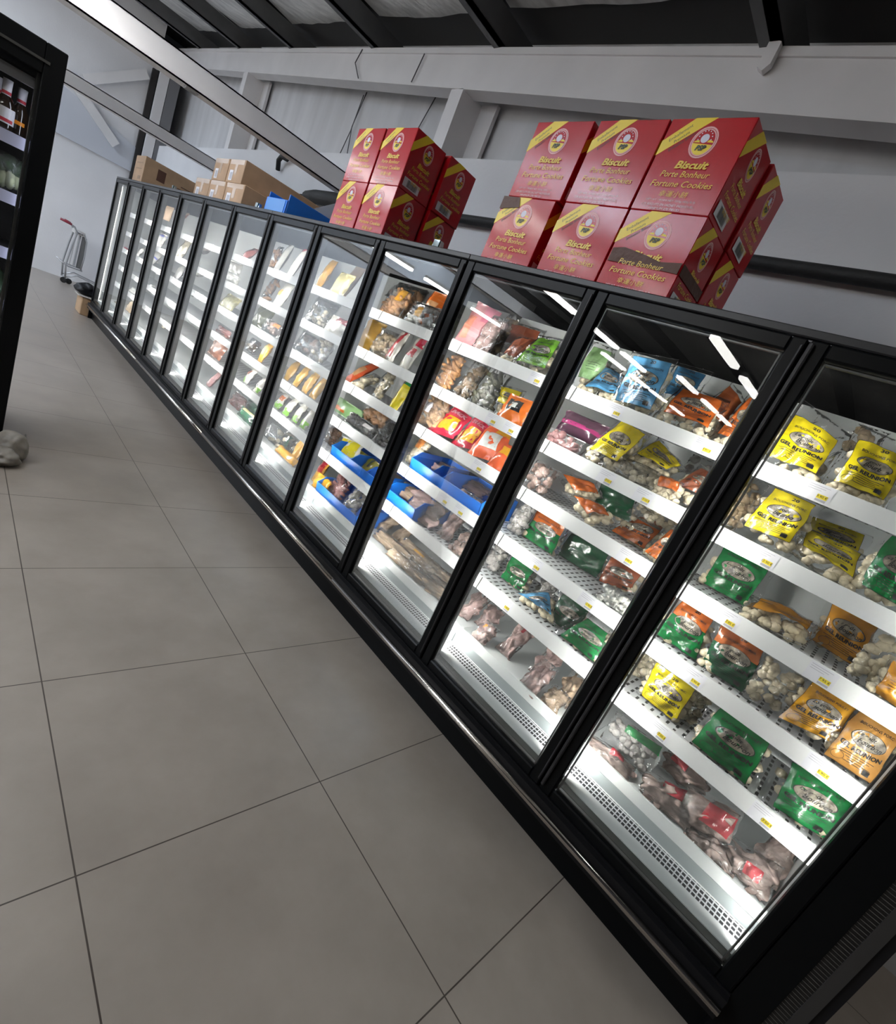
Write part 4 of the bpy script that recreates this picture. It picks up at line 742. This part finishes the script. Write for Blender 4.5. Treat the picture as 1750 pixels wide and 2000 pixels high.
def crate(x,y,z,d,w,h,label):
    r = empty('storage_bin',(x,y,z),label,'plastic bin')
    m = MB(); t=.012
    m.box((x,y,z),(x+d,y+w,z+t)); m.box((x,y,z+t),(x+t,y+w,z+h*.75)); m.box((x+d-t,y,z+t),(x+d,y+w,z+h)); m.box((x+t,y,z+t),(x+d-t,y+t,z+h)); m.box((x+t,y+w-t,z+t),(x+d-t,y+w,z+h))
    m.build('bin_body',blue_bin,r,bevel=.003)
    m = MB(); m.box((x-.004,y+.02,z+.02),(x-.0005,y+w-.03,z+h*.72)); m.build('label_plate',pm('blue_label',(.06,.24,.60),.4),r)  # lighter blue plate over the bin front
crate(.05,4.60,ZT,.60,.38,.19,'blue plastic bin between the red boxes and the brown cartons')
m = MB(); m.tube([(1.22,-4,2.765),(1.22,1,2.765),(1.22,4,2.75),(1.22,4.9,2.74)],.036,10); o=m.build('insulated_pipe',rubber,smooth=True); tag(o,'black insulated pipe along the right wall behind the red boxes','pipe')
m = MB(); m.tube([(1.2,9.5,2.6),(1.1,8.6,2.55),(1.15,7.6,2.62),(1.2,6.8,2.66)],.075,10); o=m.build('insulated_pipe',rubber,smooth=True); tag(o,'sagging black pipe behind the far brown carton','pipe')
for k,(pts,r_,lab) in enumerate(((((1.17,6.7,2.70),(1.02,6.2,2.66),(.92,5.6,2.62),(.85,5.0,2.55),(.74,4.35,2.40)),.07,'thick black pipe bundle sloping down behind the blue bin'),(((1.0,5.45,2.42),(.72,5.1,2.34),(.68,4.6,2.24),(.70,4.1,2.16)),.065,'lower black pipe curving down behind the blue bin'),(((1.24,7.9,3.0),(1.2,7.86,3.1),(1.18,7.75,3.14),(1.2,7.62,3.12)),.03,'short black hooked hose on the right wall above the cartons'))):
    m = MB(); m.tube(pts,r_,12); o=m.build('insulated_pipe',rubber,smooth=True); tag(o,lab,'pipe')
m = MB(); m.add([(.60,3.9,2.10),(.62,4.4,2.10),(.44,4.95,2.34),(.42,4.5,2.42),(.612,3.9,2.10),(.632,4.4,2.10),(.452,4.95,2.34),(.432,4.5,2.42)],[(0,3,2,1),(4,5,6,7),(0,1,5,4),(1,2,6,5),(2,3,7,6),(3,0,4,7)])
o=m.build('sheet_panel',pm('grey_sheet',(.16,.16,.16),.5)); tag(o,'grey sheet leaning behind the left red stack','panel')
for y,lab in ((2.66,'small chrome clip lamp with green glass on the freezer edge'),(5.08,'small chrome clip lamp beneath the brown cartons'),(7.48,'small chrome clip lamp near the far brown carton')):  # small chrome brackets with green glass
    r = empty('clip_lamp',(.03,y,2.117),lab,'clip lamp','small clip lamps on the freezer edge')
    m = MB(); m.prism([(-.045,2.088),(.045,2.088),(.025,2.16),(-.025,2.16)],0,.03,.06); m.build('lamp_body',alu,r,bevel=.003)
    m = MB(); m.box((.022,y-.03,2.118),(.03,y+.018,2.158)); m.build('lens',pm('green_glass',(.01,.06,.04),.05,coat=1),r)
    for c_ in r.children:
        if c_.name.startswith('lamp_body'): c_.location.y = y - r.location.y
    r.children[0].data.transform(Matrix.Translation((0,y,0)))
# thin cables on the right wall
cab = pm('cable_grey',(.05,.05,.055),.6)
for k,(pts,lab) in enumerate((
    (((1.62,5.55,4.1),(1.62,5.7,3.7),(1.62,5.62,3.3)),'thin hanging cable beside the far red stack'),
    (((1.62,7.0,4.15),(1.6,7.05,3.75),(1.62,6.95,3.3)),'thin knotted cable on the middle wall panel'),
    (((1.62,7.05,4.12),(1.60,7.05,3.7),(1.62,7.2,3.35)),'second strand of the knotted cable on the middle wall panel'),
    (((1.29,6.75,4.36),(1.28,6.8,4.22),(1.28,6.62,4.05)),'short loose wires hanging from the girder'),
    (((1.62,11.2,4.4),(1.6,11.2,3.9),(1.62,11.25,3.4)),'thin cable with a plug on the far wall panel'),
    (((1.29,5.5,4.2),(1.29,5.56,3.95)),'thin cable stapled to the girder face'))):
    m = MB(); m.tube(pts,.006,5); o=m.build('wire_cable',cab); tag(o,lab,'cable')
m = MB(); m.prism([(2.03,3.99-.07),(2.10,3.99-.05),(2.10,3.80),(2.06,3.775),(2.03,3.81)],0,1.26,1.30); o=m.build('hook_bracket',white_steel); tag(o,'white pointed bracket on the girder under a purlin','bracket')

# ================================================================== cooler at the left
X1 = -1.378; YF = 4.2
c = empty('upright_cooler',(-1.9,YF+.35,0),'tall black upright cooler at the left edge with bottles and greens','cooler')
m = MB(); m.box((-2.6,YF+.02,0),(X1,YF+.75,.12)); m.box((-2.6,YF+.02,2.12),(X1,YF+.75,2.205)); m.box((-2.6,YF+.7,.12),(X1,YF+.75,2.12)); m.box((X1-.05,YF+.03,.12),(X1,YF+.7,2.12)); m.box((-2.6,YF+.03,.12),(-2.55,YF+.7,2.12))
m.build('cooler_body',black_paint,c,bevel=.004)
d = empty('door',(0,-.35,1.1)); d.parent = c
m = MB(); m.box((X1-.085,YF-.03,.1),(X1,YF+.02,2.2)); m.box((-2.6,YF-.03,.1),(-2.52,YF+.02,2.2)); m.box((-2.52,YF-.03,.1),(X1-.085,YF+.02,.25)); m.box((-2.52,YF-.03,2.06),(X1-.085,YF+.02,2.2)); m.build('door_frame',black_paint,d,bevel=.004)
m = MB(); m.box((-2.52,YF-.004,.25),(X1-.085,YF+.002,2.06)); m.build('glass_pane',glass,d)
m = MB(); m.box((-1.95,YF-.034,2.11),(-1.44,YF-.03,2.122)); m.build('vent_slot',dark_metal,d)
m = MB(); m.box((X1-.10,YF+.02,.25),(X1-.085,YF+.05,2.06)); m.build('door_gasket',dark_metal,d)
cool_rail = pm('cool_rail',(.55,.55,.72),.35)
m = MB(); m.box((-2.5,YF+.05,1.985),(X1-.1,YF+.08,2.03)); m.build('light_bar',pm('cooler_grey',(.16,.16,.17),.4),c)
m = MB(); m.box((X1-.062,YF+.06,.3),(X1-.052,YF+.075,2.0)); m.build('light_strip',emat('cooler_led',(.8,.85,1.0),COOLER_W),c)
for z in (1.745,1.462,1.175,.89,.60):
    s_ = MB(); s_.box((-2.54,YF+.10,z-.025),(X1-.06,YF+.66,z-.01)); so = s_.build('shelf',pm('dark_shelf',(.06,.06,.07),.5),c)
    m = MB(); m.box((-2.54,YF+.085,z-.06),(X1-.075,YF+.099,z)); m.build('price_rail',cool_rail,so)
brown_glass = pm('brown_glass',(.02,.009,.004),.06,coat=1)
def bottle(x,y,z,label,k=1.0,big=True):
    r = empty('sauce_bottle',(x,y,z),label,'bottle','dark bottles on the top cooler shelf')
    m = MB(); m.lathe([(.040*k,0),(.043*k,.01),(.043*k,.115),(.036*k,.14),(.017,.165),(.015,.20),(.018,.202),(.018,.232)],(x,y,z),20); m.build('glass_body',brown_glass,r,smooth=True)
    lw = pm('label_white',(.78,.76,.80),.5); lr_ = pm('label_red',(.55,.03,.05),.5); lo = pm('label_orange',(.85,.28,.01),.4)
    if big:
        m = MB(); m.lathe([(.0436*k,.035),(.0436*k,.108)],(x,y,z),20); m.f=m.f[:-2]; m.m=m.m[:-2]; m.build('body_label',lw,r,smooth=True)
        m = MB(); m.lathe([(.044*k,.042),(.044*k,.058)],(x,y,z),20); m.f=m.f[:-2][11:18]; m.m=m.m[:7]; m.build('label_print',lr_,r,smooth=True)
    else:
        m = MB(); m.lathe([(.0436*k,.060),(.0436*k,.078)],(x,y,z),20); m.f=m.f[:-2][11:17]; m.m=m.m[:6]; m.build('body_label',lo,r,smooth=True)
    m = MB(); m.lathe([(.0185,.162),(.0188,.202),(.0200,.236)],(x,y,z),14); m.build('neck_wrap',lw,r,smooth=True)
    m = MB(); m.lathe([(.0190,.168),(.0192,.182)],(x,y,z),14); m.f=m.f[:-2]; m.m=m.m[:-2]; m.build('neck_print',lr_,r,smooth=True)
bottle(-1.60,YF+.26,1.737,'dark bottle with a white neck behind the labelled one in the cooler')
bottle(-1.567,YF+.155,1.737,'dark bottle with a large white and red label in the cooler')
bottle(-1.503,YF+.22,1.737,'dark bottle with a small orange mark nearest the cooler frame',.9,False)
# bagged greens
r = empty('bagged_cabbage',(-1.53,YF+.22,1.452),'clear bag of white-stemmed greens on the second cooler shelf','vegetable bag')
rn = random.Random(5)
def blob(m,c,s,seed,sub=2,amp=.12,freq=3.0,rot=None):
    import bmesh
    b = bmesh.new(); bmesh.ops.create_icosphere(b,subdivisions=sub,radius=1)
    vs=[]
    for v in b.verts:
        k = 1+amp*mnoise.noise(v.co*freq/2+Vector((seed*3.1,seed*1.7,seed)))*2
        p = Vector((v.co.x*s[0]*k,v.co.y*s[1]*k,v.co.z*s[2]*k))
        if rot is not None: p = rot@p
        vs.append((c[0]+p.x,c[1]+p.y,c[2]+p.z))
    m.add(vs,[tuple(w.index for w in f.verts) for f in b.faces]); b.free()
m = MB()
for k in range(4): blob(m,(-1.56+.03*k,YF+.19+.02*(k%2),1.505+.008*k),(.022,.03,.05),k,2,.1)
m.build('stems',pm('cabbage_white',(.62,.66,.42),.45),r,smooth=True)['kind']='stuff'
m = MB()
for k in range(5): blob(m,(-1.58+.03*k,YF+.21,1.575+.01*(k%3)),(.035,.04,.045),k+9,2,.35)
m.build('leaves',pm('leaf_green',(.035,.08,.03),.5),r,smooth=True)['kind']='stuff'
film_far = thin_clear('film_far',(.97,.97,.97),.06,.12,.9,.6,18)
m = MB(); blob(m,(-1.525,YF+.21,1.55),(.085,.06,.098),3,3,.12); m.build('clear_bag',film_far,r,smooth=True)
r2 = empty('bagged_greens',(-1.56,YF+.25,.88),'dim clear bag of greens on a lower cooler shelf','vegetable bag')
m = MB(); blob(m,(-1.54,YF+.22,.96),(.09,.07,.08),13,3,.25); m.build('leaves',pm('leaf_dim',(.03,.06,.03),.5),r2,smooth=True)
# crumpled bag on the floor by the cooler
m = MB(); blob(m,(-1.335,4.06,.075),(.085,.085,.095),21,4,.13,3.2); blob(m,(-1.38,3.97,.045),(.08,.09,.055),25,4,.15,3.4)
for i,p in enumerate(m.v): m.v[i]=(p[0],p[1],max(.001,p[2]))
o=m.build('plastic_sack',pm('sack_grey',(.24,.22,.19),.5,bump=.9,bscale=9,var=.3,vscale=9),smooth=True); tag(o,'crumpled pale plastic sack on the floor against the cooler','sack')
m = MB(); m.tube([(-1.33,4.12,.03),(-1.27,4.2,.012),(-1.24,4.32,.012),(-1.23,4.45,.02)],.006,6); o=m.build('bag_strap',pm('strap_grey',(.25,.23,.21),.6)); tag(o,'thin loose strap trailing from the crumpled sack','strap')

# ================================================================== trolley by the far wall
t = empty('basket_trolley',(.2,13.6,0),'grey wheeled trolley with a red handle against the far white wall','trolley')
steel = pm('trolley_steel',(.42,.43,.45),.35,metal=.7)
Y=13.6
m = MB()
for dy in (-.2,.2):
    m.tube([(.12,Y+dy,.08),(.09,Y+dy,.36),(.13,Y+dy,.75),(.17,Y+dy,1.0),(.12,Y+dy,1.09),(-.0,Y+dy,1.125)],.016,8)
    m.tube([(.33,Y+dy,.36),(.35,Y+dy,.6),(.34,Y+dy,.9),(.29,Y+dy,1.02),(.17,Y+dy,1.03)],.014,8)
    m.tube([(-.02,Y+dy,.40),(.12,Y+dy,.34),(.36,Y+dy,.34)],.012,8); m.tube([(.12,Y+dy,.12),(.30,Y+dy,.22),(.72,Y+dy,.16)],.012,8)
m.tube([(.34,Y-.2,.36),(.34,Y+.2,.36)],.012,8); m.tube([(.12,Y-.2,.10),(.12,Y+.2,.10)],.012,8); m.build('tube_frame',steel,t,smooth=True)
m = MB(); m.box((.14,Y-.19,.98),(.30,Y+.19,1.05)); m.build('name_plate',pm('plate_pale',(.50,.48,.46),.5),t)
m = MB(); m.box((.19,Y-.192,1.0),(.205,Y-.19,1.03)); m.box((.21,Y-.192,1.0),(.225,Y-.19,1.035)); m.box((.24,Y-.192,.995),(.26,Y-.19,1.025)); m.build('plate_mark',ink,t)
m = MB(); m.box((.25,Y-.18,.37),(.34,Y+.18,.97)); m.build('basket_panel',pm('mesh_grey',(.16,.165,.17),.5),t,bevel=.01)
m = MB()
for k in range(3): m.tube([(.14+.05*k,Y-.2,.38),(.16+.045*k,Y-.2,.98)],.01,6)
m.build('upright_rods',pm('rod_pale',(.5,.5,.51),.4),t)
m = MB(); m.tube([(.06,Y-.26,1.115),(-.12,Y-.24,1.135)],.022,10); m.tube([(.10,Y+.2,1.115),(-.0,Y+.2,1.13)],.022,10); m.build('handle_grip',pm('grip_red',(.22,.012,.03),.4),t,smooth=True)
for dx,dy in ((.10,-.2),(.19,-.14)):
    m = MB(); m.tube([(dx,Y+dy-.015,.055),(dx,Y+dy+.015,.055)],.054,16); m.build('wheel',rubber,t)
# small pile at the far foot of the freezers
m = MB(); m.box((-.10,10.2,.0),(.06,10.6,.28)); o=m.build('cardboard_carton',card_dark,bevel=.01); tag(o,'small brown carton at the far foot of the freezers','cardboard box')
m = MB(); blob(m,(-.02,10.45,.37),(.14,.18,.09),31,3,.3); o=m.build('dark_sack',black_matte,smooth=True); tag(o,'dark crumpled sack on the small carton at the far end','sack')
m = MB(); m.box((-.16,10.15,.283),(.05,10.5,.292)); o=m.build('flat_board',pm('board_pale',(.45,.42,.38),.6)); tag(o,'thin pale board lying on the small carton at the far end','board')

# ================================================================== food on the shelves
PAL = dict(yellow=(.86,.70,.008),green=(.002,.24,.055),dgreen=(.004,.085,.032),amber=(.72,.32,.02),gold=(.82,.40,.012),lorange=(.80,.40,.09),orange=(.75,.17,.02),dorange=(.50,.13,.03),rust=(.42,.11,.045),
  blue=(.14,.45,.78),dblue=(.05,.20,.38),lime=(.24,.58,.05),pgreen=(.30,.52,.22),plum=(.10,.04,.07),pink=(.42,.03,.17),pinkt=(.72,.32,.34),dpink=(.62,.20,.28),orangep=(.78,.30,.20),
  redc=(.62,.02,.06),red=(.36,.014,.025),ored=(.80,.12,.03),peach=(.80,.42,.20),black=(.02,.02,.022),white=(.72,.73,.70),whitel=(.66,.62,.62),whitep=(.70,.68,.62),mustard=(.66,.36,.05),olive=(.11,.12,.05),
  ylw=(.70,.60,.01),dyellow=(.50,.44,.03),pyellow=(.72,.62,.28),tanb=(.42,.28,.17),blueb=(.06,.09,.60))
CONT = dict(cream=((.80,.70,.50),'d'),tan=((.58,.43,.26),'d'),greyd=((.56,.53,.50),'d'),white=((.82,.82,.76),'d'),fish=((.52,.40,.36),'f'),fisht=((.56,.41,.28),'f'),meat=((.48,.33,.31),'f'),pinkm=((.50,.24,.24),'d'),pinkc=((.60,.42,.36),'d'),
  crab=((.66,.34,.15),'f'),clam=((.36,.25,.15),'d'),mussel=((.10,.10,.06),'f'),stick=((.58,.36,.20),'f'),black=((.035,.03,.03),'f'),sausage=((.50,.20,.18),'f'),brown=((.28,.15,.08),'d'),mince=((.34,.08,.06),'d'),salmon=((.58,.20,.10),'d'),pyel=((.62,.56,.26),'f'))
film = thin_clear('clear_film',(1,1,1),.008,.07,.75,.35,14,1.4)
film_clear = thin_clear('clear_film_hazy',(.99,.99,.99),.045,.11,1.1,.5,14,1.45)
def printed(name, col):
    """glossy translucent print: the lumps behind show as darker and lighter patches"""
    return pm('print_'+name, tuple(min(1,c*1.1) for c in col), .22, coat=.5, col2=tuple(c*.72 for c in col), vscale=14, bump=.9, bscale=9)
def cmat(name, col): return pm('food_'+name, col, .45, var=.25, vscale=22, bump=.5, bscale=60)
def meat_mat(name,col): return pm('meat_'+name, tuple(min(1,x*1.35) for x in col), .4, col2=tuple(x*.5 for x in col), vscale=16, bump=1.0, bscale=22, detail=5, stretch=(1,.55,1.6))
lerp = lambda a,b,t: a+(b-a)*t
class Surf:
    """a filled pouch through four corner points; (u,v) run over the whole pouch, (s,t) over the printed area"""
    def __init__(s, P, th, mg, seed, base):
        s.P=[Vector(p) for p in P]; s.th=th; s.mg=mg; s.seed=seed
        TL,TR,BR,BL=s.P
        s.n=((TR-TL).cross(BL-TL)).normalized()
        if s.n.x>0: s.n=-s.n
        s.base=base
    def flat(s,a,b):
        TL,TR,BR,BL=s.P
        return (BL*(1-a)+BR*a)*(1-b)+(TL*(1-a)+TR*a)*b
    def st(s,u,v):
        l,r,b,t=s.mg
        return -l+u*(1+l+r), -b+v*(1+b+t)
    def uv(s,a,b):
        l,r,bb,t=s.mg
        return (a+l)/(1+l+r),(b+bb)/(1+bb+t)
    def prof(s,u,v):
        a=max(0,math.sin(math.pi*min(1,max(0,u)))); b=max(0,math.sin(math.pi*min(1,max(0,v))))
        return (a**.55)*(b**.5)
    def pt(s,u,v,side=1,off=0,amp=1.0):
        a,b=s.st(u,v); p=s.flat(a,b); f=s.prof(u,v)
        n1=mnoise.noise((u*3.1+s.seed,v*3.3,s.seed*.37)); n2=mnoise.noise((u*8+s.seed,v*7,s.seed*.7+5))
        n3=abs(mnoise.noise((u*3.4-v*2.2+s.seed*2,v*2.6+u,s.seed*.9)))
        d=s.th*.5*f*(1+.45*n1*amp)+.004*n2*amp-.007*max(0,.3-n3)/.3*amp*f
        w=1-f
        q=p+s.n*(side*d+off)
        k=.014*w*amp
        q+=Vector((k*mnoise.noise((u*5,v*5,s.seed+9)),k*mnoise.noise((v*4,u*5,s.seed+3)),0))
        if q.z<s.base+.002: q.z=s.base+.002
        return q
    def stp(s,a,b,off): u,v=s.uv(a,b); return s.pt(u,v,1,off)
def pouch(sf,name,mat,parent,nu=12,nv=13,amp=1.0,crinkle=0):
    vs=[];fs=[]
    for j in range(nv+1):
        for i in range(nu+1):
            u,v=i/nu,j/nv; e=0
            if crinkle: e=.0045+crinkle*(.5-abs(mnoise.noise((u*6+v*2+sf.seed,v*6-u*1.5,sf.seed*1.9))))
            vs.append(sf.pt(u,v,1,e,amp))
    k=len(vs)
    for j in range(nv+1):
        for i in range(nu+1): vs.append(sf.pt(i/nu,j/nv,-1,-.0008,amp))
    for j in range(nv):
        for i in range(nu):
            q=j*(nu+1)+i; fs.append((q,q+1,q+nu+2,q+nu+1)); fs.append((k+q,k+q+nu+1,k+q+nu+2,k+q+1))
    rim=[i for i in range(nu+1)]+[j*(nu+1)+nu for j in range(1,nv+1)]+[nv*(nu+1)+i for i in range(nu-1,-1,-1)]+[j*(nu+1) for j in range(nv-1,0,-1)]
    for i in range(len(rim)): a,b=rim[i],rim[(i+1)%len(rim)]; fs.append((a,b,k+b,k+a))
    m=MB(); m.add(vs,fs); return m.build(name,mat,parent,smooth=True)
def panel(sf,s0,t0,s1,t1,off,m,nu=16,nv=16):
    vs=[];fs=[]
    for j in range(nv+1):
        for i in range(nu+1): vs.append(sf.stp(lerp(s0,s1,i/nu),lerp(t0,t1,j/nv),off))
    for j in range(nv):
        for i in range(nu): q=j*(nu+1)+i; fs.append((q,q+1,q+nu+2,q+nu+1))
    m.add(vs,fs)
def oval(sf,cx,cy,rx,ry,off,m,inner=None,n=28):
    vs=[];fs=[]
    rings=[0,.5,1] if inner is None else [inner,1]
    for r in rings:
        for k in range(n): a=2*math.pi*k/n; vs.append(sf.stp(cx+rx*r*math.cos(a),cy+ry*r*math.sin(a),off))
    for i in range(len(rings)-1):
        for k in range(n): fs.append((i*n+k,i*n+(k+1)%n,(i+1)*n+(k+1)%n,(i+1)*n+k))
    m.add(vs,fs)
def words(sf,body,cx,cy,hh,off,m,maxw=None,bold=0,shear=0,asp=1.0,arc=0):
    v,f=text2d(body,bold,shear)
    if not len(v): return
    w=(v[:,0].max()-v[:,0].min())*hh*asp; kx=hh*asp if not maxw else hh*asp*maxw/w
    m.add([sf.stp(cx+p[0]*kx,cy+p[1]*hh+arc*((p[0]*kx)/.4)**2,off) for p in v],f)
def outline(sf,off,m,t=.008):
    for a,b,c,d in ((0,0,1,t),(0,1-t,1,1),(0,0,t,1),(1-t,0,1,1)): panel(sf,a,b,c,d,off,m,8 if c-a>.5 else 1,8 if d-b>.5 else 1)
def lumps(sf,m,kind,rn,n,dr=(-.35,.45),vm=.76):
    """whole pieces of food lying inside the pouch"""
    placed=0
    for k in range(n):
        u,v=rn.uniform(.07,.93),rn.uniform(.08,vm)
        d=rn.uniform(*dr)
        c=sf.pt(u,v,0)+sf.n*(sf.th*.5*sf.prof(u,v)*d)
        if kind=='d': r=rn.uniform(.015,.021); s=(r,r*rn.uniform(.9,1.15),r*rn.uniform(.75,1)); am=.16
        else: r=rn.uniform(.013,.02); s=(r*.9,r*rn.uniform(2.0,3.2),r*rn.uniform(.8,1.1)); am=.14
        rot=Matrix.Rotation(rn.uniform(-.6,.6)+(0 if kind=='d' else .35),3,'X')@Matrix.Rotation(rn.uniform(-.5,.5),3,'Z')
        blob(m,c,s,k+rn.random()*50,2 if n<40 else 1,am,3.4,rot)
    for i,p in enumerate(m.v):
        if p[2]<sf.base+.003: m.v[i]=(p[0],p[1],sf.base+.003)
DOORN=['','nearest','second','third','fourth','fifth','sixth','seventh','eighth','ninth','tenth','eleventh','twelfth']
SHN=['','top shelf','second shelf','third shelf','fourth shelf','fifth shelf','bottom tray']
used=set()
for idx,(kind,door,shelf,look,cat,P,th,o) in enumerate(ITEMS):
    rn=random.Random(idx*7+1)
    lab=look+', '+SHN[shelf]+', '+DOORN[door]+' door'
    if lab in used: lab+=', behind the other'
    used.add(lab)
    zs=ZS[shelf-1]
    name={'print':'dumpling_bag' if 'dumpling' in cat else 'samosa_bag','clear':'clear_food_bag','pack':'carton_pack' if 'carton' in cat else 'food_pack','bin':'storage_bin'}[kind]
    cx=sum(p[0] for p in P)/4; cy=sum(p[1] for p in P)/4
    grp={'print':'printed dumpling and samosa bags','clear':'clear bags of frozen food','pack':'packaged frozen foods','bin':'blue bins on the freezer shelves'}[kind]
    r=empty(name,(cx,cy,zs),lab,cat,grp)
    TL,TR,BR,BL=[Vector(p) for p in P]
    hgt=((TL+TR)/2-(BL+BR)/2).length; wid=((TL+BL)/2-(TR+BR)/2).length
    upz=((TL+TR)/2-(BL+BR)/2).z/max(hgt,1e-4)
    if kind=='bin':
        x0=min(p[0] for p in P); y0=min(p[1] for p in P); y1=max(p[1] for p in P); h=.125; d_=.30; t=.004; x0=.215
        z0=zs+.001
        m=MB(); m.box((x0,y0,z0),(x0+d_,y1,z0+t))
        m.prism([(z0+t,x0),(z0+h*.62,x0-.012),(z0+h*.62,x0-.012+t),(z0+t,x0+t)][::1] if False else [(x0,z0+t),(x0-.012,z0+h*.62),(x0-.008,z0+h*.62),(x0+t,z0+t)],1,y0,y1)
        for ya in (y0,y1-t): m.prism([(x0,z0+t),(x0-.012,z0+h*.62),(x0+.05,z0+h),(x0+d_,z0+h),(x0+d_,z0+t)],1,ya,ya+t)
        m.box((x0+d_-t,y0,z0+t),(x0+d_,y1,z0+h)); m.build('bin_body',blue_bin,r)
        m=MB(); m.tube([(x0-.012,y0,z0+h*.62),(x0-.012,y1,z0+h*.62)],.004,6); m.build('front_lip',pm('blue_lip',(.02,.17,.62),.35),r)
        continue
    near=door<=3
    # how far the clear margins run; the bottom one reaches the shelf
    low=min(BL.z,BR.z); need=max(0,(low-zs-.004))/max(hgt*max(upz,.2),.02)
    mb_=o.get('mb',min(.9,max(.06,need))); ml=o.get('ml',.15); mr=o.get('mr',.15); mt_=o.get('mt',.16)
    if kind=='clear': ml=mr=.03; mt_=.05; mb_=min(.6,max(.02,need))
    if kind=='pack': ml=mr=.0; mt_=.0; mb_=min(.6,max(.0,need))
    sf=Surf(P,th,(ml,mr,mb_,mt_),idx*1.37,zs)
    if kind=='print':
        if near:
            pouch(sf,'clear_film',film,r,20,20,1,.006)
            m=MB(); inner=Surf(P,th*.86,(ml*.92,mr*.92,mb_*.8,mt_*.15),idx*1.37,zs); lumps(inner,m,'d',rn,32 if door<3 else 16,(-.7,-.12))
            c_=m.build('dumplings',cmat('cream',CONT['cream'][0]),r,smooth=True); c_['kind']='stuff'
        col=o['col']; top=o.get('top'); T=o.get('t','none')
        m=MB(); panel(sf,0,0,1,.62 if top else 1,.0012,m)
        pr=m.build('printed_panel',printed(col,PAL[col]),r,smooth=True)
        if top: m=MB(); panel(sf,0,.62,1,1,.0012,m); m.build('top_panel',printed(top,PAL[top]),r,smooth=True)
        m=MB(); asp=hgt/max(wid,.01); outline(sf,.0022,m)
        if T!='none':
            cy_=.56
            m2=MB(); oval(sf,.52,cy_,.36,.145,.0026,m2); m2.build('oval_window',pm('window_food',(.50,.44,.34),.3,coat=.6,col2=(.16,.14,.12),vscale=38,bump=.8,bscale=45),r,smooth=True)
            oval(sf,.52,cy_,.37,.152,.0032,m,.955)
            words(sf,'Le goût',.44,cy_+.05,.085,.0038,m,.40,.016,.35); words(sf,'Bourbon',.58,cy_-.045,.095,.0038,m,.50,.016,.35)
            words(sf,'GEL REUNION',.5,.335,.085,.0032,m,.86,.045,0,1,.035)
            if T!='plain':
                num={'pork30':'30','porkp':''}.get(T,'20')
                if T in ('pork','pork30','chicken20','combava','sam','samp','samt','plain20'): words(sf,num,.56,.93 if T!='pork' else .90,.07,.003,m,.16,.03,0)
                ttl={'pork':'BOUCHONS PORC','pork30':'BOUCHONS PORC','porkp':'BOUCHONS PORC','pouletg':'BOUCHONS POULET','combava':'BOUCHONS POULET COMBAVA','chicken':'BOUCHONS POULET','chicken20':'BOUCHONS POULET','chickenw':'BOUCHONS POULET','sam':'SAMOUSSAS POISSON','samp':'SAMOUSSAS POISSON','samt':'SAMOUSSAS POISSON','plain20':'SAMOUSSAS'}.get(T)
                if ttl: words(sf,ttl,.52,.80 if T!='pork' else .78,.052,.003,m,.74,.012,0)
            for k in range(5):
                y_=.25-.038*k; panel(sf,.10+.06*(k%2)+(.22 if k>1 else 0),y_,.86-.07*(k%3),y_+.010,.003,m,6,1)
            if door<3: oval(sf,.2,.13,.12,.075,.003,m,.93); panel(sf,.74,.05,.88,.13,.003,m,2,2)
        else:
            for k in range(4):
                y_=.5-.07*k; panel(sf,.15+.05*(k%2),y_,.8-.1*(k%3),y_+.012,.003,m,6,1)
        m.build('lettering',pm('print_ink',(.02,.02,.018),.35),r)
    elif kind=='clear':
        c,k_=CONT[o.get('c','cream')]
        area=hgt*wid
        if door<=6:
            pouch(sf,'clear_film',film_clear,r,18 if near else 10,18 if near else 10,1,.007)
            m=MB(); n=int(max(10,min(46,area*2200))) if door<=4 else 10
            inner=Surf(P,th*.9,(ml*.5,mr*.5,mb_*.7,0),idx*1.37,zs)
            if o.get('c') in ('fish','fisht','meat','mince'):
                inner=Surf(P,th*.82,(ml*.3,mr*.3,mb_*.8,-.06),idx*1.37+4,zs)
                pouch(inner,'frozen_pieces',meat_mat(o['c'],c),r,18,18,2.6)['kind']='stuff'; m=None
            else: lumps(inner,m,k_,rn,n,(-.6,.22),.9)
            c_=m and m.build('frozen_pieces',cmat(o.get('c','cream'),c),r,smooth=True)
            if m: c_['kind']='stuff'
            if o.get('lab'):
                a,b,a1,b1=o['lr']; m=MB(); panel(sf,a,b,a1,b1,.004,m,9,9); m.build('paper_label',pm('label_'+o['lab'],PAL[o['lab']],.5,spec=.2,var=.1),r,smooth=True)
        else:
            pouch(sf,'frosted_film',pm('frost_'+o.get('c','cream'),c,.22,coat=.8,var=.4,vscale=30,bump=.7,bscale=30),r,8,8)
    else:
        box='carton' in cat
        pouch(sf,'wrapper',pm('wrap_'+o['col'],PAL[o['col']],.6 if box else .2,coat=0 if box else .6,var=.12,vscale=18,bump=.2 if box else .6,bscale=14),r,8,8,.35 if box else 1)
        for k,(a,b,a1,b1,cn) in enumerate(o.get('patches',())):
            m=MB(); panel(sf,a,b,a1,b1,.0016+.0005*k,m,5,5); m.build('printed_patch',pm('patch_'+cn,PAL[cn],.22,coat=.6,var=.15,vscale=30,bump=.4,bscale=14),r,smooth=True)
        if o.get('txt'):
            m=MB(); words(sf,o['txt'],.55,.80,.15,.003,m,.72,.04,.15); m.build('lettering',pm('snack_ink',(.75,.35,.42),.4),r)
